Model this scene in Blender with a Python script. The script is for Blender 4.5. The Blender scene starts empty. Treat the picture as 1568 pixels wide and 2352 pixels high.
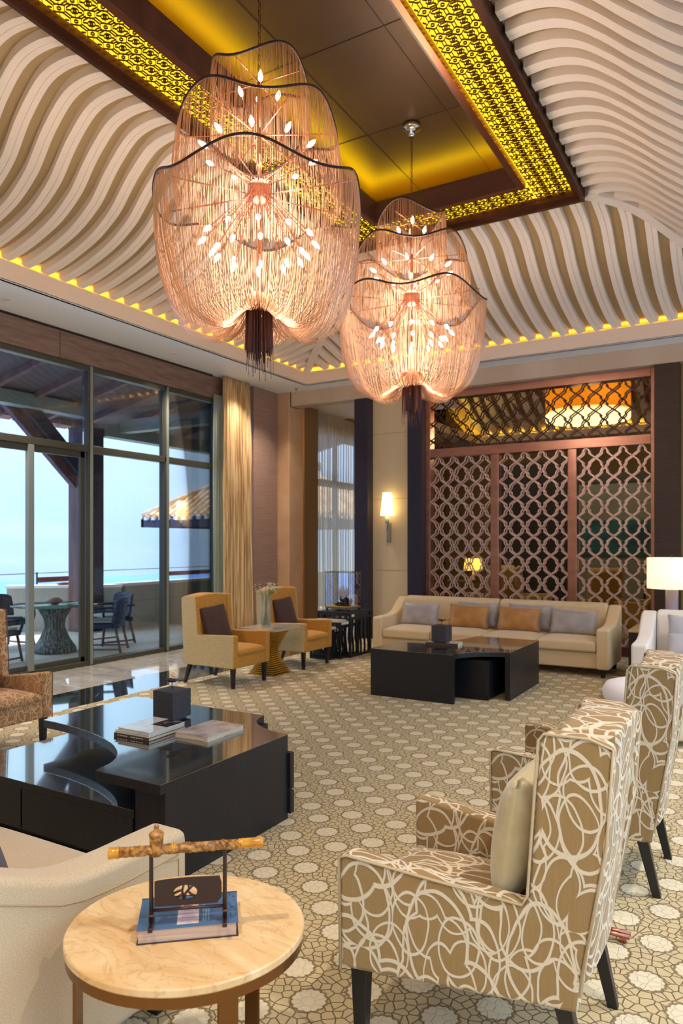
import bpy, bmesh, math, random
import numpy as np
from mathutils import Vector, Matrix
random.seed(7)
PI = math.pi
S = bpy.context.scene
COL = S.collection

# ------------------------------------------------------------------ camera
cam_d = bpy.data.cameras.new('camera'); cam = bpy.data.objects.new('camera', cam_d); COL.objects.link(cam)
YAW = math.radians(30.3)
cam.location = (0, 0, 1.6); cam.rotation_euler = (PI/2, 0, YAW)
cam_d.sensor_fit = 'VERTICAL'; cam_d.sensor_height = 36; cam_d.sensor_width = 24
cam_d.lens = 1655/2352*36
cam_d.shift_y = 73/2352
cam_d.clip_start = 0.05; cam_d.clip_end = 9000
cam_d.dof.use_dof = True; cam_d.dof.focus_distance = 3.0; cam_d.dof.aperture_fstop = 4.0
S.camera = cam

# ------------------------------------------------------------------ colour management, world, sun
S.view_settings.view_transform = 'Standard'; S.view_settings.look = 'None'
S.view_settings.gamma = 1; S.view_settings.use_curve_mapping = False
S.view_settings.exposure = 1.35

def lin(c):
    if isinstance(c, str):
        c = [int(c[i:i+2], 16)/255 for i in (1, 3, 5)]
        c = [x/12.92 if x <= .04045 else ((x+.055)/1.055)**2.4 for x in c]
    return (c[0], c[1], c[2], 1)

SKY0 = .66
W = bpy.data.worlds.new('sky'); S.world = W; W.use_nodes = True
wn = W.node_tree; wn.nodes.clear()
out = wn.nodes.new('ShaderNodeOutputWorld'); bg = wn.nodes.new('ShaderNodeBackground')
tc = wn.nodes.new('ShaderNodeTexCoord'); sx = wn.nodes.new('ShaderNodeSeparateXYZ'); cr = wn.nodes.new('ShaderNodeValToRGB')
nz = wn.nodes.new('ShaderNodeTexNoise'); mp = wn.nodes.new('ShaderNodeMapping'); mx = wn.nodes.new('ShaderNodeMix'); mx.data_type = 'RGBA'
mp.inputs['Scale'].default_value = (1.5, 1.5, 7)
nz.inputs['Scale'].default_value = 2.2; nz.inputs['Detail'].default_value = 4
cr.color_ramp.elements[0].position = 0.0; cr.color_ramp.elements[0].color = lin('#b0d4fa')
cr.color_ramp.elements[1].position = 0.5; cr.color_ramp.elements[1].color = lin('#c6def8')
e = cr.color_ramp.elements.new(0.12); e.color = lin('#b4d4fa')
e = cr.color_ramp.elements.new(0.25); e.color = lin('#b8ddf6')
wn.links.new(tc.outputs['Generated'], sx.inputs[0]); wn.links.new(sx.outputs['Z'], cr.inputs[0])
wn.links.new(tc.outputs['Generated'], mp.inputs[0]); wn.links.new(mp.outputs[0], nz.inputs[0])
mr = wn.nodes.new('ShaderNodeMapRange'); mr.inputs[1].default_value = .5; mr.inputs[2].default_value = .75; mr.inputs[4].default_value = .35
wn.links.new(nz.outputs['Fac'], mr.inputs[0]); wn.links.new(mr.outputs[0], mx.inputs[0])
wn.links.new(cr.outputs[0], mx.inputs[6]); mx.inputs[7].default_value = lin('#e6f2f6')
wn.links.new(mx.outputs[2], bg.inputs[0]); wn.links.new(bg.outputs[0], out.inputs[0])
sg = wn.nodes.new('ShaderNodeMapRange'); sg.inputs[1].default_value = 0; sg.inputs[2].default_value = 1; sg.inputs[3].default_value = SKY0; sg.inputs[4].default_value = SKY0*3
wn.links.new(sx.outputs['Z'], sg.inputs[0]); wn.links.new(sg.outputs[0], bg.inputs['Strength'])   # overcast luminance rises threefold to the zenith

sun_d = bpy.data.lights.new('sun', 'SUN'); sun_d.energy = 2.0; sun_d.angle = .02; sun_d.color = (1, .93, .82)
sun = bpy.data.objects.new('sun', sun_d); COL.objects.link(sun)
sun.rotation_euler = Vector((-.35, .45, 1)).normalized().to_track_quat('Z', 'Y').to_euler()

def area(name, loc, sx_, sy_, energy, color, direction=(0, 0, -1)):
    d = bpy.data.lights.new(name, 'AREA'); d.shape = 'RECTANGLE'; d.size = sx_; d.size_y = sy_; d.energy = energy; d.color = color
    o = bpy.data.objects.new(name, d); COL.objects.link(o); o.location = loc
    o.rotation_euler = Vector(direction).to_track_quat('-Z', 'Y').to_euler(); return o
def spot(name, loc, energy, color, target=None, size=1.2, rad=.06):
    d = bpy.data.lights.new(name, 'SPOT'); d.energy = energy; d.color = color; d.spot_size = size; d.spot_blend = .7; d.shadow_soft_size = rad
    o = bpy.data.objects.new(name, d); COL.objects.link(o); o.location = loc
    t = Vector(target or (loc[0], loc[1], 0))
    o.rotation_euler = (t-Vector(loc)).to_track_quat('-Z', 'Y').to_euler(); return o
def point(name, loc, energy, color, rad=.08, parent=None):
    d = bpy.data.lights.new(name, 'POINT'); d.energy = energy; d.color = color; d.shadow_soft_size = rad
    o = bpy.data.objects.new(name, d); COL.objects.link(o); o.location = loc
    if parent: o.parent = parent
    return o
WARM = (1, .72, .42)

# ------------------------------------------------------------------ materials
MATS = {}
def mat(name, color, rough=.5, metal=0, noise=None, bump=None, sheen=0, coat=0, coat_rough=.03, emit=None, estr=0, spec=.5, trans=0, aniso=0):
    if name in MATS: return MATS[name]
    m = bpy.data.materials.new(name); m.use_nodes = True; nt = m.node_tree; b = nt.nodes['Principled BSDF']
    b.inputs['Base Color'].default_value = lin(color); b.inputs['Roughness'].default_value = rough; b.inputs['Metallic'].default_value = metal
    b.inputs['Specular IOR Level'].default_value = spec
    if coat: b.inputs['Coat IOR'].default_value = 3.2
    b.inputs['Sheen Weight'].default_value = sheen; b.inputs['Coat Weight'].default_value = coat; b.inputs['Coat Roughness'].default_value = coat_rough
    b.inputs['Transmission Weight'].default_value = trans
    if emit: b.inputs['Emission Color'].default_value = lin(emit); b.inputs['Emission Strength'].default_value = estr
    if noise:   # (scale xyz, colour2, lo, hi)
        sc, c2, lo, hi = noise
        tcn = nt.nodes.new('ShaderNodeTexCoord'); mpn = nt.nodes.new('ShaderNodeMapping'); n = nt.nodes.new('ShaderNodeTexNoise'); r = nt.nodes.new('ShaderNodeValToRGB')
        mpn.inputs['Scale'].default_value = sc; n.inputs['Scale'].default_value = 1; n.inputs['Detail'].default_value = 6
        r.color_ramp.elements[0].position = lo; r.color_ramp.elements[1].position = hi
        r.color_ramp.elements[0].color = lin(color); r.color_ramp.elements[1].color = lin(c2)
        nt.links.new(tcn.outputs['Object'], mpn.inputs[0]); nt.links.new(mpn.outputs[0], n.inputs[0]); nt.links.new(n.outputs['Fac'], r.inputs[0]); nt.links.new(r.outputs[0], b.inputs['Base Color'])
    if bump:    # (scale xyz, strength, distance)
        sc, st, di = bump
        tcn = nt.nodes.new('ShaderNodeTexCoord'); mpn = nt.nodes.new('ShaderNodeMapping'); n = nt.nodes.new('ShaderNodeTexNoise'); bp = nt.nodes.new('ShaderNodeBump')
        mpn.inputs['Scale'].default_value = sc; n.inputs['Scale'].default_value = 1; n.inputs['Detail'].default_value = 3
        bp.inputs['Strength'].default_value = st; bp.inputs['Distance'].default_value = di
        nt.links.new(tcn.outputs['Object'], mpn.inputs[0]); nt.links.new(mpn.outputs[0], n.inputs[0]); nt.links.new(n.outputs['Fac'], bp.inputs['Height']); nt.links.new(bp.outputs[0], b.inputs['Normal'])
    MATS[name] = m; return m

def nmath(nt, op, a, b=None, c=None):
    n = nt.nodes.new('ShaderNodeMath'); n.operation = op
    for i, v in enumerate((a, b, c)):
        if v is None: continue
        if isinstance(v, (int, float)): n.inputs[i].default_value = v
        else: nt.links.new(v, n.inputs[i])
    return n.outputs[0]
def nmix(nt, f, a, b):
    n = nt.nodes.new('ShaderNodeMix'); n.data_type = 'RGBA'
    if isinstance(f, (int, float)): n.inputs[0].default_value = f
    else: nt.links.new(f, n.inputs[0])
    for i, v in ((6, a), (7, b)):
        if isinstance(v, (tuple, str, list)): n.inputs[i].default_value = lin(v)
        else: nt.links.new(v, n.inputs[i])
    return n.outputs[2]

def carpet_mat():
    m = bpy.data.materials.new('carpet_pattern'); m.use_nodes = True; nt = m.node_tree; b = nt.nodes['Principled BSDF']
    b.inputs['Roughness'].default_value = .95; b.inputs['Specular IOR Level'].default_value = .1
    b.inputs['Sheen Weight'].default_value = .15
    tcn = nt.nodes.new('ShaderNodeTexCoord'); sp = nt.nodes.new('ShaderNodeSeparateXYZ'); nt.links.new(tcn.outputs['Object'], sp.inputs[0])
    P = .285
    def lattice(ox, oy):
        fx = nmath(nt, 'SUBTRACT', nmath(nt, 'FRACT', nmath(nt, 'DIVIDE', nmath(nt, 'ADD', sp.outputs[0], 50*P+ox), P)), .5)
        fy = nmath(nt, 'SUBTRACT', nmath(nt, 'FRACT', nmath(nt, 'DIVIDE', nmath(nt, 'ADD', sp.outputs[1], 50*P+oy), P)), .5)
        d = nmath(nt, 'SQRT', nmath(nt, 'ADD', nmath(nt, 'MULTIPLY', fx, fx), nmath(nt, 'MULTIPLY', fy, fy)))
        an = nmath(nt, 'ARCTAN2', fy, fx)
        sc = nmath(nt, 'MULTIPLY', nmath(nt, 'ABSOLUTE', nmath(nt, 'SINE', nmath(nt, 'MULTIPLY', an, 7))), .022)
        return nmath(nt, 'SUBTRACT', d, nmath(nt, 'ADD', sc, .198))
    d = nmath(nt, 'MINIMUM', lattice(.08, .03), lattice(.08+P/2, .03+P/2))      # <0 inside flower
    vor = nt.nodes.new('ShaderNodeTexVoronoi'); vor.feature = 'DISTANCE_TO_EDGE'; vor.inputs['Scale'].default_value = 27; vor.voronoi_dimensions = '2D'
    nt.links.new(tcn.outputs['Object'], vor.inputs['Vector'])
    nn = nt.nodes.new('ShaderNodeTexNoise'); nn.inputs['Scale'].default_value = 260; nt.links.new(tcn.outputs['Object'], nn.inputs['Vector'])
    nb = nt.nodes.new('ShaderNodeTexNoise'); nb.inputs['Scale'].default_value = 1.3; nt.links.new(tcn.outputs['Object'], nb.inputs['Vector'])
    ve = nmath(nt, 'ADD', vor.outputs['Distance'], nmath(nt, 'MULTIPLY', nmath(nt, 'SUBTRACT', nn.outputs['Fac'], .5), .06))
    crack = nt.nodes.new('ShaderNodeMapRange'); crack.inputs[1].default_value = .035; crack.inputs[2].default_value = .085; nt.links.new(ve, crack.inputs[0])
    fl = nt.nodes.new('ShaderNodeMapRange'); fl.inputs[1].default_value = .004; fl.inputs[2].default_value = -.008; nt.links.new(d, fl.inputs[0])
    ring = nt.nodes.new('ShaderNodeMapRange'); ring.inputs[1].default_value = .045; ring.inputs[2].default_value = .02; nt.links.new(d, ring.inputs[0])
    cell = nmix(nt, nn.outputs['Fac'], '#b6a478', '#d0bf99')
    c1 = nmix(nt, crack.outputs[0], '#745c3a', cell)
    c2 = nmix(nt, nmath(nt, 'MULTIPLY', ring.outputs[0], .8), c1, '#745c3a')
    white = nmix(nt, nn.outputs['Fac'], '#cdbf9e', '#e4d9bd')
    c3 = nmix(nt, fl.outputs[0], c2, white)
    nt.links.new(c3, b.inputs['Base Color'])
    h = nmath(nt, 'ADD', nmath(nt, 'MULTIPLY', crack.outputs[0], nmath(nt, 'SUBTRACT', 1, nmath(nt, 'MULTIPLY', ring.outputs[0], nmath(nt, 'SUBTRACT', 1, fl.outputs[0])))), nmath(nt, 'MAXIMUM', fl.outputs[0], nmath(nt, 'MULTIPLY', nn.outputs['Fac'], .5)))
    bp = nt.nodes.new('ShaderNodeBump'); bp.inputs['Strength'].default_value = .6; bp.inputs['Distance'].default_value = .006
    nt.links.new(h, bp.inputs['Height']); nt.links.new(bp.outputs[0], b.inputs['Normal'])
    return m

def scribble_mat(name, base, base2, line, R=.62, scale=5.2, width=.05, sheen=.2):
    """tan velvet crossed by raised overlapping ivory loops"""
    m = bpy.data.materials.new(name); m.use_nodes = True; nt = m.node_tree; b = nt.nodes['Principled BSDF']
    b.inputs['Roughness'].default_value = .85; b.inputs['Sheen Weight'].default_value = sheen; b.inputs['Specular IOR Level'].default_value = .2
    tcn = nt.nodes.new('ShaderNodeTexCoord')
    nd = nt.nodes.new('ShaderNodeTexNoise'); nd.inputs['Scale'].default_value = 4.5; nt.links.new(tcn.outputs['Object'], nd.inputs['Vector'])
    # flat cloth coordinates for each panel, chosen by the way the panel faces
    so_ = nt.nodes.new('ShaderNodeSeparateXYZ'); sn_ = nt.nodes.new('ShaderNodeSeparateXYZ')
    nt.links.new(tcn.outputs['Object'], so_.inputs[0]); nt.links.new(tcn.outputs['Normal'], sn_.inputs[0])
    fy = nmath(nt, 'GREATER_THAN', nmath(nt, 'ABSOLUTE', sn_.outputs[1]), .7); fz = nmath(nt, 'GREATER_THAN', nmath(nt, 'ABSOLUTE', sn_.outputs[2]), .7)
    def pick(f, a, b_): return nmath(nt, 'ADD', nmath(nt, 'MULTIPLY', f, a), nmath(nt, 'MULTIPLY', nmath(nt, 'SUBTRACT', 1, f), b_))
    uu = pick(fy, so_.outputs[0], so_.outputs[1]); vv = pick(fz, so_.outputs[0], so_.outputs[2])
    cb_ = nt.nodes.new('ShaderNodeCombineXYZ'); nt.links.new(nmath(nt, 'ADD', uu, nmath(nt, 'MULTIPLY', fy, 3.3)), cb_.inputs[0]); nt.links.new(vv, cb_.inputs[1])
    va = nt.nodes.new('ShaderNodeVectorMath'); va.operation = 'MULTIPLY_ADD'; va.inputs[1].default_value = (.06, .06, 0)
    nt.links.new(nd.outputs['Color'], va.inputs[0]); nt.links.new(cb_.outputs[0], va.inputs[2])
    acc = None
    for k, (off, sc, an, rr) in enumerate((((20, 20, 0), 1, .3, R), ((33.3, 21.7, 0), 1.1, 1.2, R), ((27.7, 39.1, 0), .8, 2.0, R*1.05), ((21.7, 44.1, 0), .95, 2.7, R*.9), ((35.2, 40.4, 0), .7, .8, R*1.1))):
        mpn = nt.nodes.new('ShaderNodeMapping'); mpn.inputs['Location'].default_value = off; mpn.inputs['Scale'].default_value = (sc*scale, sc*scale*.62, 0); mpn.inputs['Rotation'].default_value = (0, 0, an)
        nt.links.new(va.outputs[0], mpn.inputs[0])
        v = nt.nodes.new('ShaderNodeTexVoronoi'); v.inputs['Scale'].default_value = 1; v.voronoi_dimensions = '2D'; nt.links.new(mpn.outputs[0], v.inputs['Vector'])
        dd = nmath(nt, 'ABSOLUTE', nmath(nt, 'SUBTRACT', v.outputs['Distance'], rr))
        acc = dd if acc is None else nmath(nt, 'MINIMUM', acc, dd)
    mk = nt.nodes.new('ShaderNodeMapRange'); mk.inputs[1].default_value = width; mk.inputs[2].default_value = width*.6; nt.links.new(acc, mk.inputs[0])
    wv = nt.nodes.new('ShaderNodeTexNoise'); mpw = nt.nodes.new('ShaderNodeMapping'); mpw.inputs['Scale'].default_value = (420, 420, 14)
    nt.links.new(tcn.outputs['Object'], mpw.inputs[0]); nt.links.new(mpw.outputs[0], wv.inputs['Vector']); wv.inputs['Scale'].default_value = 1
    base_c = nmix(nt, wv.outputs['Fac'], base, base2)
    nt.links.new(nmix(nt, mk.outputs[0], base_c, line), b.inputs['Base Color'])
    h = nmath(nt, 'ADD', mk.outputs[0], nmath(nt, 'MULTIPLY', wv.outputs['Fac'], .12))
    bp = nt.nodes.new('ShaderNodeBump'); bp.inputs['Strength'].default_value = .7; bp.inputs['Distance'].default_value = .004
    nt.links.new(h, bp.inputs['Height']); nt.links.new(bp.outputs[0], b.inputs['Normal'])
    return m

def marble_mat(name, c1, c2, c3, scale=1.2, rough=.08, coat=0):
    m = bpy.data.materials.new(name); m.use_nodes = True; nt = m.node_tree; b = nt.nodes['Principled BSDF']
    b.inputs['Roughness'].default_value = rough; b.inputs['Coat Weight'].default_value = coat; b.inputs['Coat IOR'].default_value = 2.0
    tcn = nt.nodes.new('ShaderNodeTexCoord')
    mpn = nt.nodes.new('ShaderNodeMapping'); mpn.inputs['Scale'].default_value = (scale, scale*2.4, scale); mpn.inputs['Rotation'].default_value = (0, 0, .5)
    g = nt.nodes.new('ShaderNodeNewGeometry')
    nt.links.new(g.outputs['Position'], mpn.inputs[0])
    n1 = nt.nodes.new('ShaderNodeTexNoise'); n1.inputs['Detail'].default_value = 9; n1.inputs['Roughness'].default_value = .6; n1.inputs['Distortion'].default_value = 1.6; n1.inputs['Scale'].default_value = 1
    n2 = nt.nodes.new('ShaderNodeTexNoise'); n2.inputs['Detail'].default_value = 6; n2.inputs['Scale'].default_value = 1.7; n2.inputs['Distortion'].default_value = 2.2
    nt.links.new(mpn.outputs[0], n1.inputs['Vector']); nt.links.new(mpn.outputs[0], n2.inputs['Vector'])
    r = nt.nodes.new('ShaderNodeMapRange'); r.inputs[1].default_value = .35; r.inputs[2].default_value = .68; nt.links.new(n1.outputs['Fac'], r.inputs[0])
    v = nt.nodes.new('ShaderNodeMapRange'); v.inputs[1].default_value = .03; v.inputs[2].default_value = 0
    nt.links.new(nmath(nt, 'ABSOLUTE', nmath(nt, 'SUBTRACT', n2.outputs['Fac'], .5)), v.inputs[0])
    c = nmix(nt, r.outputs[0], c1, c2)
    nt.links.new(nmix(nt, nmath(nt, 'MULTIPLY', v.outputs[0], .28), c, c3), b.inputs['Base Color'])
    return m

def glass_mat(name, tint, refl=.9):
    m = bpy.data.materials.new(name); m.use_nodes = True; nt = m.node_tree; nt.nodes.clear()
    o = nt.nodes.new('ShaderNodeOutputMaterial'); t = nt.nodes.new('ShaderNodeBsdfTransparent'); g = nt.nodes.new('ShaderNodeBsdfGlossy'); mxs = nt.nodes.new('ShaderNodeMixShader'); f = nt.nodes.new('ShaderNodeFresnel')
    t.inputs[0].default_value = (*tint, 1); g.inputs['Roughness'].default_value = .01; f.inputs[0].default_value = 1.35
    nt.links.new(nmath(nt, 'MULTIPLY', f.outputs[0], refl), mxs.inputs[0]); nt.links.new(t.outputs[0], mxs.inputs[1]); nt.links.new(g.outputs[0], mxs.inputs[2]); nt.links.new(mxs.outputs[0], o.inputs[0])
    return m

def sheer_mat(name, color, f=.45):
    m = bpy.data.materials.new(name); m.use_nodes = True; nt = m.node_tree; nt.nodes.clear()
    o = nt.nodes.new('ShaderNodeOutputMaterial'); t = nt.nodes.new('ShaderNodeBsdfTranslucent'); d = nt.nodes.new('ShaderNodeBsdfDiffuse'); mxs = nt.nodes.new('ShaderNodeMixShader'); tr = nt.nodes.new('ShaderNodeBsdfTransparent'); m2 = nt.nodes.new('ShaderNodeMixShader')
    t.inputs[0].default_value = lin(color); d.inputs[0].default_value = lin(color); mxs.inputs[0].default_value = .55
    m2.inputs[0].default_value = f
    nt.links.new(d.outputs[0], mxs.inputs[1]); nt.links.new(t.outputs[0], mxs.inputs[2]); nt.links.new(tr.outputs[0], m2.inputs[1]); nt.links.new(mxs.outputs[0], m2.inputs[2]); nt.links.new(m2.outputs[0], o.inputs[0])
    return m

def emis(name, color, strength):
    m = bpy.data.materials.new(name); m.use_nodes = True; nt = m.node_tree; nt.nodes.clear()
    o = nt.nodes.new('ShaderNodeOutputMaterial'); e_ = nt.nodes.new('ShaderNodeEmission'); e_.inputs[0].default_value = lin(color); e_.inputs[1].default_value = strength
    nt.links.new(e_.outputs[0], o.inputs[0]); return m

M_carpet = carpet_mat()
M_scrib = scribble_mat('loop_velvet_tan', '#86693f', '#9e8258', '#d0c1a9', R=.46, scale=7.6, width=.029)
M_scrib2 = scribble_mat('loop_velvet_copper', '#a07648', '#b78a58', '#dcb48c', R=.46, scale=11, width=.03)
M_marble = marble_mat('floor_marble', '#a8a39d', '#cfc9c2', '#e4e1dc', 1.0, .05, coat=.6)
M_tabmarble = marble_mat('table_marble', '#d4aa74', '#e8cda2', '#9c6c34', 2.6, .12)
M_paint = mat('cream_paint', '#efe2d2', .6)
M_rib = mat('rib_plaster', '#efe0d0', .55)
M_vault = mat('vault_panel', '#b49a70', .75, noise=((1.2, 1.2, 1.2), '#ab9066', .4, .7))
M_fascia = mat('fascia_plaster', '#ecd6bf', .6)
M_soffit = mat('soffit_paint', '#f4f6f6', .5)
M_beam = mat('beam_panel', '#cdb8a0', .6, noise=((1, 1, .4), '#c2aa90', .4, .6))
M_taupe = mat('taupe_fabric_wall', '#a08070', .7, noise=((3, 3, 90), '#8e7060', .35, .65))
M_tan = mat('tan_wall', '#c6a07c', .45, noise=((2, 2, 3), '#ba926c', .4, .7))
M_creamwall = mat('cream_wall', '#d6c4a2', .6)
M_bluerefl = mat('navy_wood', '#20263c', .4, noise=((4, 4, 160), '#2e2430', .4, .6), bump=((4, 4, 160), .4, .003))  # bluish reflection on the left columns is put into the wood colour
M_brownwood = mat('dark_wood_panel', '#2d1b18', .45, noise=((4, 4, 120), '#3a221c', .4, .6))
M_header = mat('header_walnut', '#846a5c', .5, noise=((1.5, 3, 30), '#705648', .35, .65))
M_frame = mat('bronze_window_frame', '#4a483c', .45, metal=.3)
M_glass = glass_mat('window_glass', (.93, .945, .95))
M_clear = glass_mat('clear_glass', (.975, .985, .985), .5)
M_lacquer = mat('black_lacquer', '#0f0f13', .16, coat=1, coat_rough=.04, spec=1.0, noise=((3, 30, 30), '#19181d', .4, .7))
M_lacq_side = mat('black_stained_oak', '#15151b', .42, noise=((60, 60, 5), '#1e1e26', .4, .7), bump=((90, 90, 6), .15, .001))
M_blackleg = mat('black_leg', '#141216', .35)
M_border = mat('dark_floor_border', '#120f10', .06, coat=1, coat_rough=.02)
M_copper = mat('copper_frame', '#a87868', .28, metal=.75, noise=((3, 3, 8), '#b88a78', .35, .7))
M_latt = mat('copper_lattice', '#dcbcb2', .35, metal=.45)  # paler than plain copper: the light on the lattice is in its colour
M_bronze = mat('bronze_trim', '#4a2a1c', .35, metal=.6, noise=((2, 2, 14), '#5e3826', .4, .7))
M_traywood = mat('tray_wood', '#3a2018', .4, noise=((1, 6, 6), '#4a2c1e', .4, .7))
M_trayceil = mat('tray_ceiling_gold', '#3a2814', .45, metal=.3, noise=((.8, .8, .8), '#4a341a', .4, .7))
M_strap = mat('dark_bronze_lattice', '#3d2a10', .4, metal=.7)
M_goldpanel = emis('backlit_gold_panel', '#ffcb28', .72)
M_cove = emis('cove_light_strip', '#ffd858', 13)
M_traylight = emis('tray_light_strip', '#ffd000', 15)
M_bulb = emis('candle_bulb_glow', '#ffe9cc', 7)
M_chain = mat('rose_gold_chain', '#dcae8c', .35, metal=.5, bump=((300, 300, 300), .5, .001))
M_chaindark = mat('tassel_chain', '#6a4844', .35, metal=.7)
M_rosegold = mat('rose_gold_rod', '#b0705a', .25, metal=.9)
M_steel = mat('polished_nickel', '#b8b0a6', .15, metal=1)
M_sofa = mat('sofa_linen', '#d2bd9e', .85, sheen=.3, noise=((240, 240, 240), '#bfa683', .35, .65), bump=((380, 380, 380), .3, .001))
M_sofafar = mat('cream_sofa_fabric', '#e0c9a2', .85, sheen=.3, noise=((200, 200, 200), '#d6bd95', .35, .65))
M_sofawhite = mat('white_sofa_fabric', '#e8e0d6', .85, sheen=.3)
M_piping = mat('sofa_piping', '#b89a72', .8)
M_silver = mat('silver_satin', '#9a9496', .38, sheen=.4, noise=((6, 6, 6), '#b0a8a8', .4, .6))
M_gold = mat('gold_satin', '#a8733a', .36, sheen=.3, noise=((6, 6, 6), '#bd8848', .4, .6))
M_sage = mat('champagne_satin', '#b3a47e', .35, sheen=.4, noise=((7, 7, 9), '#cbbf9c', .35, .65), bump=((9, 9, 14), .6, .01))
M_brown = mat('brown_pillow', '#4a2e28', .75, sheen=.2, noise=((90, 90, 90), '#3e2520', .4, .6))
M_amber = mat('amber_velvet', '#ae7626', .75, sheen=.08, noise=((60, 60, 60), '#c68e34', .35, .65))
M_amberout = mat('khaki_velvet', '#cdb684', .75, sheen=.5, noise=((50, 50, 50), '#c0a672', .35, .65))
M_curtain = mat('gold_curtain', '#e0c08c', .6, sheen=.3, noise=((34, 34, 1.2), '#a8824c', .42, .6))
M_sheer = sheer_mat('sheer_curtain', '#f0e6d0', .6)
M_sheergrey = sheer_mat('sheer_voile', '#c9cdb8', .8)
M_brass = mat('brass', '#c9a24e', .22, metal=1)
M_gilt = mat('bronze_table_leg', '#7a5632', .25, metal=.9)
M_paper = mat('page_block', '#cdb29c', .8, noise=((4, 4, 500), '#b89a86', .4, .6))
M_paperlight = mat('cream_pages', '#ecd8bc', .8, noise=((4, 4, 500), '#dcc4a4', .4, .6))

# ------------------------------------------------------------------ mesh helpers
def finish(name, me, m, parent=None, smooth=False, bevel=0, seg=2, loc=None, rot=None):
    if m is not None: me.materials.append(m)
    o = bpy.data.objects.new(name, me); COL.objects.link(o)
    if smooth:
        me.polygons.foreach_set('use_smooth', [True]*len(me.polygons))
    if bevel:
        md = o.modifiers.new('bevel', 'BEVEL'); md.width = bevel; md.segments = seg; md.limit_method = 'ANGLE'; md.angle_limit = math.radians(35)
        me.polygons.foreach_set('use_smooth', [True]*len(me.polygons))
        w = o.modifiers.new('wn', 'WEIGHTED_NORMAL'); w.keep_sharp = True
    if parent is not None: o.parent = parent
    if loc is not None: o.location = loc
    if rot is not None: o.rotation_euler = rot
    return o
def obj(name, bm, m, parent=None, **k):
    bmesh.ops.recalc_face_normals(bm, faces=bm.faces)
    me = bpy.data.meshes.new(name); bm.to_mesh(me); bm.free(); return finish(name, me, m, parent, **k)
def pyobj(name, V, F, m, parent=None, **k):
    me = bpy.data.meshes.new(name); me.from_pydata(V, [], F); me.update(); return finish(name, me, m, parent, **k)
def NB(): return bmesh.new()
def abox(bm, x0, x1, y0, y1, z0, z1, M=None):
    vs = [bm.verts.new(Vector((x, y, z)) if M is None else M @ Vector((x, y, z))) for x in (x0, x1) for y in (y0, y1) for z in (z0, z1)]
    for f in ((0, 1, 3, 2), (4, 6, 7, 5), (0, 4, 5, 1), (2, 3, 7, 6), (0, 2, 6, 4), (1, 5, 7, 3)): bm.faces.new([vs[i] for i in f])
    return vs
def box(name, x0, x1, y0, y1, z0, z1, m, parent=None, **k):
    bm = NB(); abox(bm, x0, x1, y0, y1, z0, z1); return obj(name, bm, m, parent, **k)
def aprism(bm, pts, a, b, axis='y'):
    def P(p, t):
        if axis == 'y': return Vector((p[0], t, p[1]))
        if axis == 'x': return Vector((t, p[0], p[1]))
        return Vector((p[0], p[1], t))
    A = [bm.verts.new(P(p, a)) for p in pts]; B = [bm.verts.new(P(p, b)) for p in pts]; n = len(pts)
    bm.faces.new(A); bm.faces.new(B[::-1])
    for i in range(n): bm.faces.new((A[i], B[i], B[(i+1) % n], A[(i+1) % n]))
def prism(name, pts, a, b, m, parent=None, axis='y', **k):
    bm = NB(); aprism(bm, pts, a, b, axis); return obj(name, bm, m, parent, **k)
def atube(bm, pts, r, n=8, closed=False, cap=True):
    pts = [Vector(p) for p in pts]; rings = []; N = len(pts)
    rr = r if isinstance(r, (list, tuple)) else [r]*N
    up = Vector((0, 0, 1)); prev = None
    for i, p in enumerate(pts):
        if closed: t = pts[(i+1) % N]-pts[i-1]
        else: t = pts[min(i+1, N-1)]-pts[max(i-1, 0)]
        t.normalize()
        if prev is None:
            a = t.cross(up); a = t.cross(Vector((1, 0, 0))) if a.length < 1e-3 else a
        else:
            a = prev-t*prev.dot(t)
        a.normalize(); prev = a; b2 = t.cross(a)
        rings.append([bm.verts.new(p+(a*math.cos(2*PI*k/n)+b2*math.sin(2*PI*k/n))*rr[i]) for k in range(n)])
    for i in range(N if closed else N-1):
        A, B = rings[i], rings[(i+1) % N]
        for k in range(n): bm.faces.new((A[k], A[(k+1) % n], B[(k+1) % n], B[k]))
    if cap and not closed:
        bm.faces.new(rings[0][::-1]); bm.faces.new(rings[-1])
def tube(name, pts, r, m, parent=None, n=8, closed=False, **k):
    bm = NB(); atube(bm, pts, r, n, closed); k.setdefault('smooth', True); return obj(name, bm, m, parent, **k)
def alathe(bm, prof, n=24, M=None):
    rings = []
    for r, z in prof:
        rings.append([bm.verts.new((M or Matrix()) @ Vector((r*math.cos(2*PI*k/n), r*math.sin(2*PI*k/n), z))) for k in range(n)])
    for A, B in zip(rings, rings[1:]):
        for k in range(n): bm.faces.new((A[k], A[(k+1) % n], B[(k+1) % n], B[k]))
    if prof[0][0] > 1e-4: bm.faces.new(rings[0][::-1])
    if prof[-1][0] > 1e-4: bm.faces.new(rings[-1])
def lathe(name, prof, m, parent=None, n=24, **k):
    bm = NB(); alathe(bm, prof, n); bmesh.ops.remove_doubles(bm, verts=bm.verts, dist=1e-5); k.setdefault('smooth', True); return obj(name, bm, m, parent, **k)
def empty(name, loc, rz=0, label=None, cat=None, group=None):
    o = bpy.data.objects.new(name, None); COL.objects.link(o); o.location = loc; o.rotation_euler = (0, 0, rz); o.empty_display_size = .1
    if label: o['label'] = label; o['category'] = cat
    if group: o['group'] = group
    return o
def tag(o, label, cat, group=None):
    o['label'] = label; o['category'] = cat
    if group: o['group'] = group
    return o
def struct(o): o['kind'] = 'structure'; return o
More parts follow.
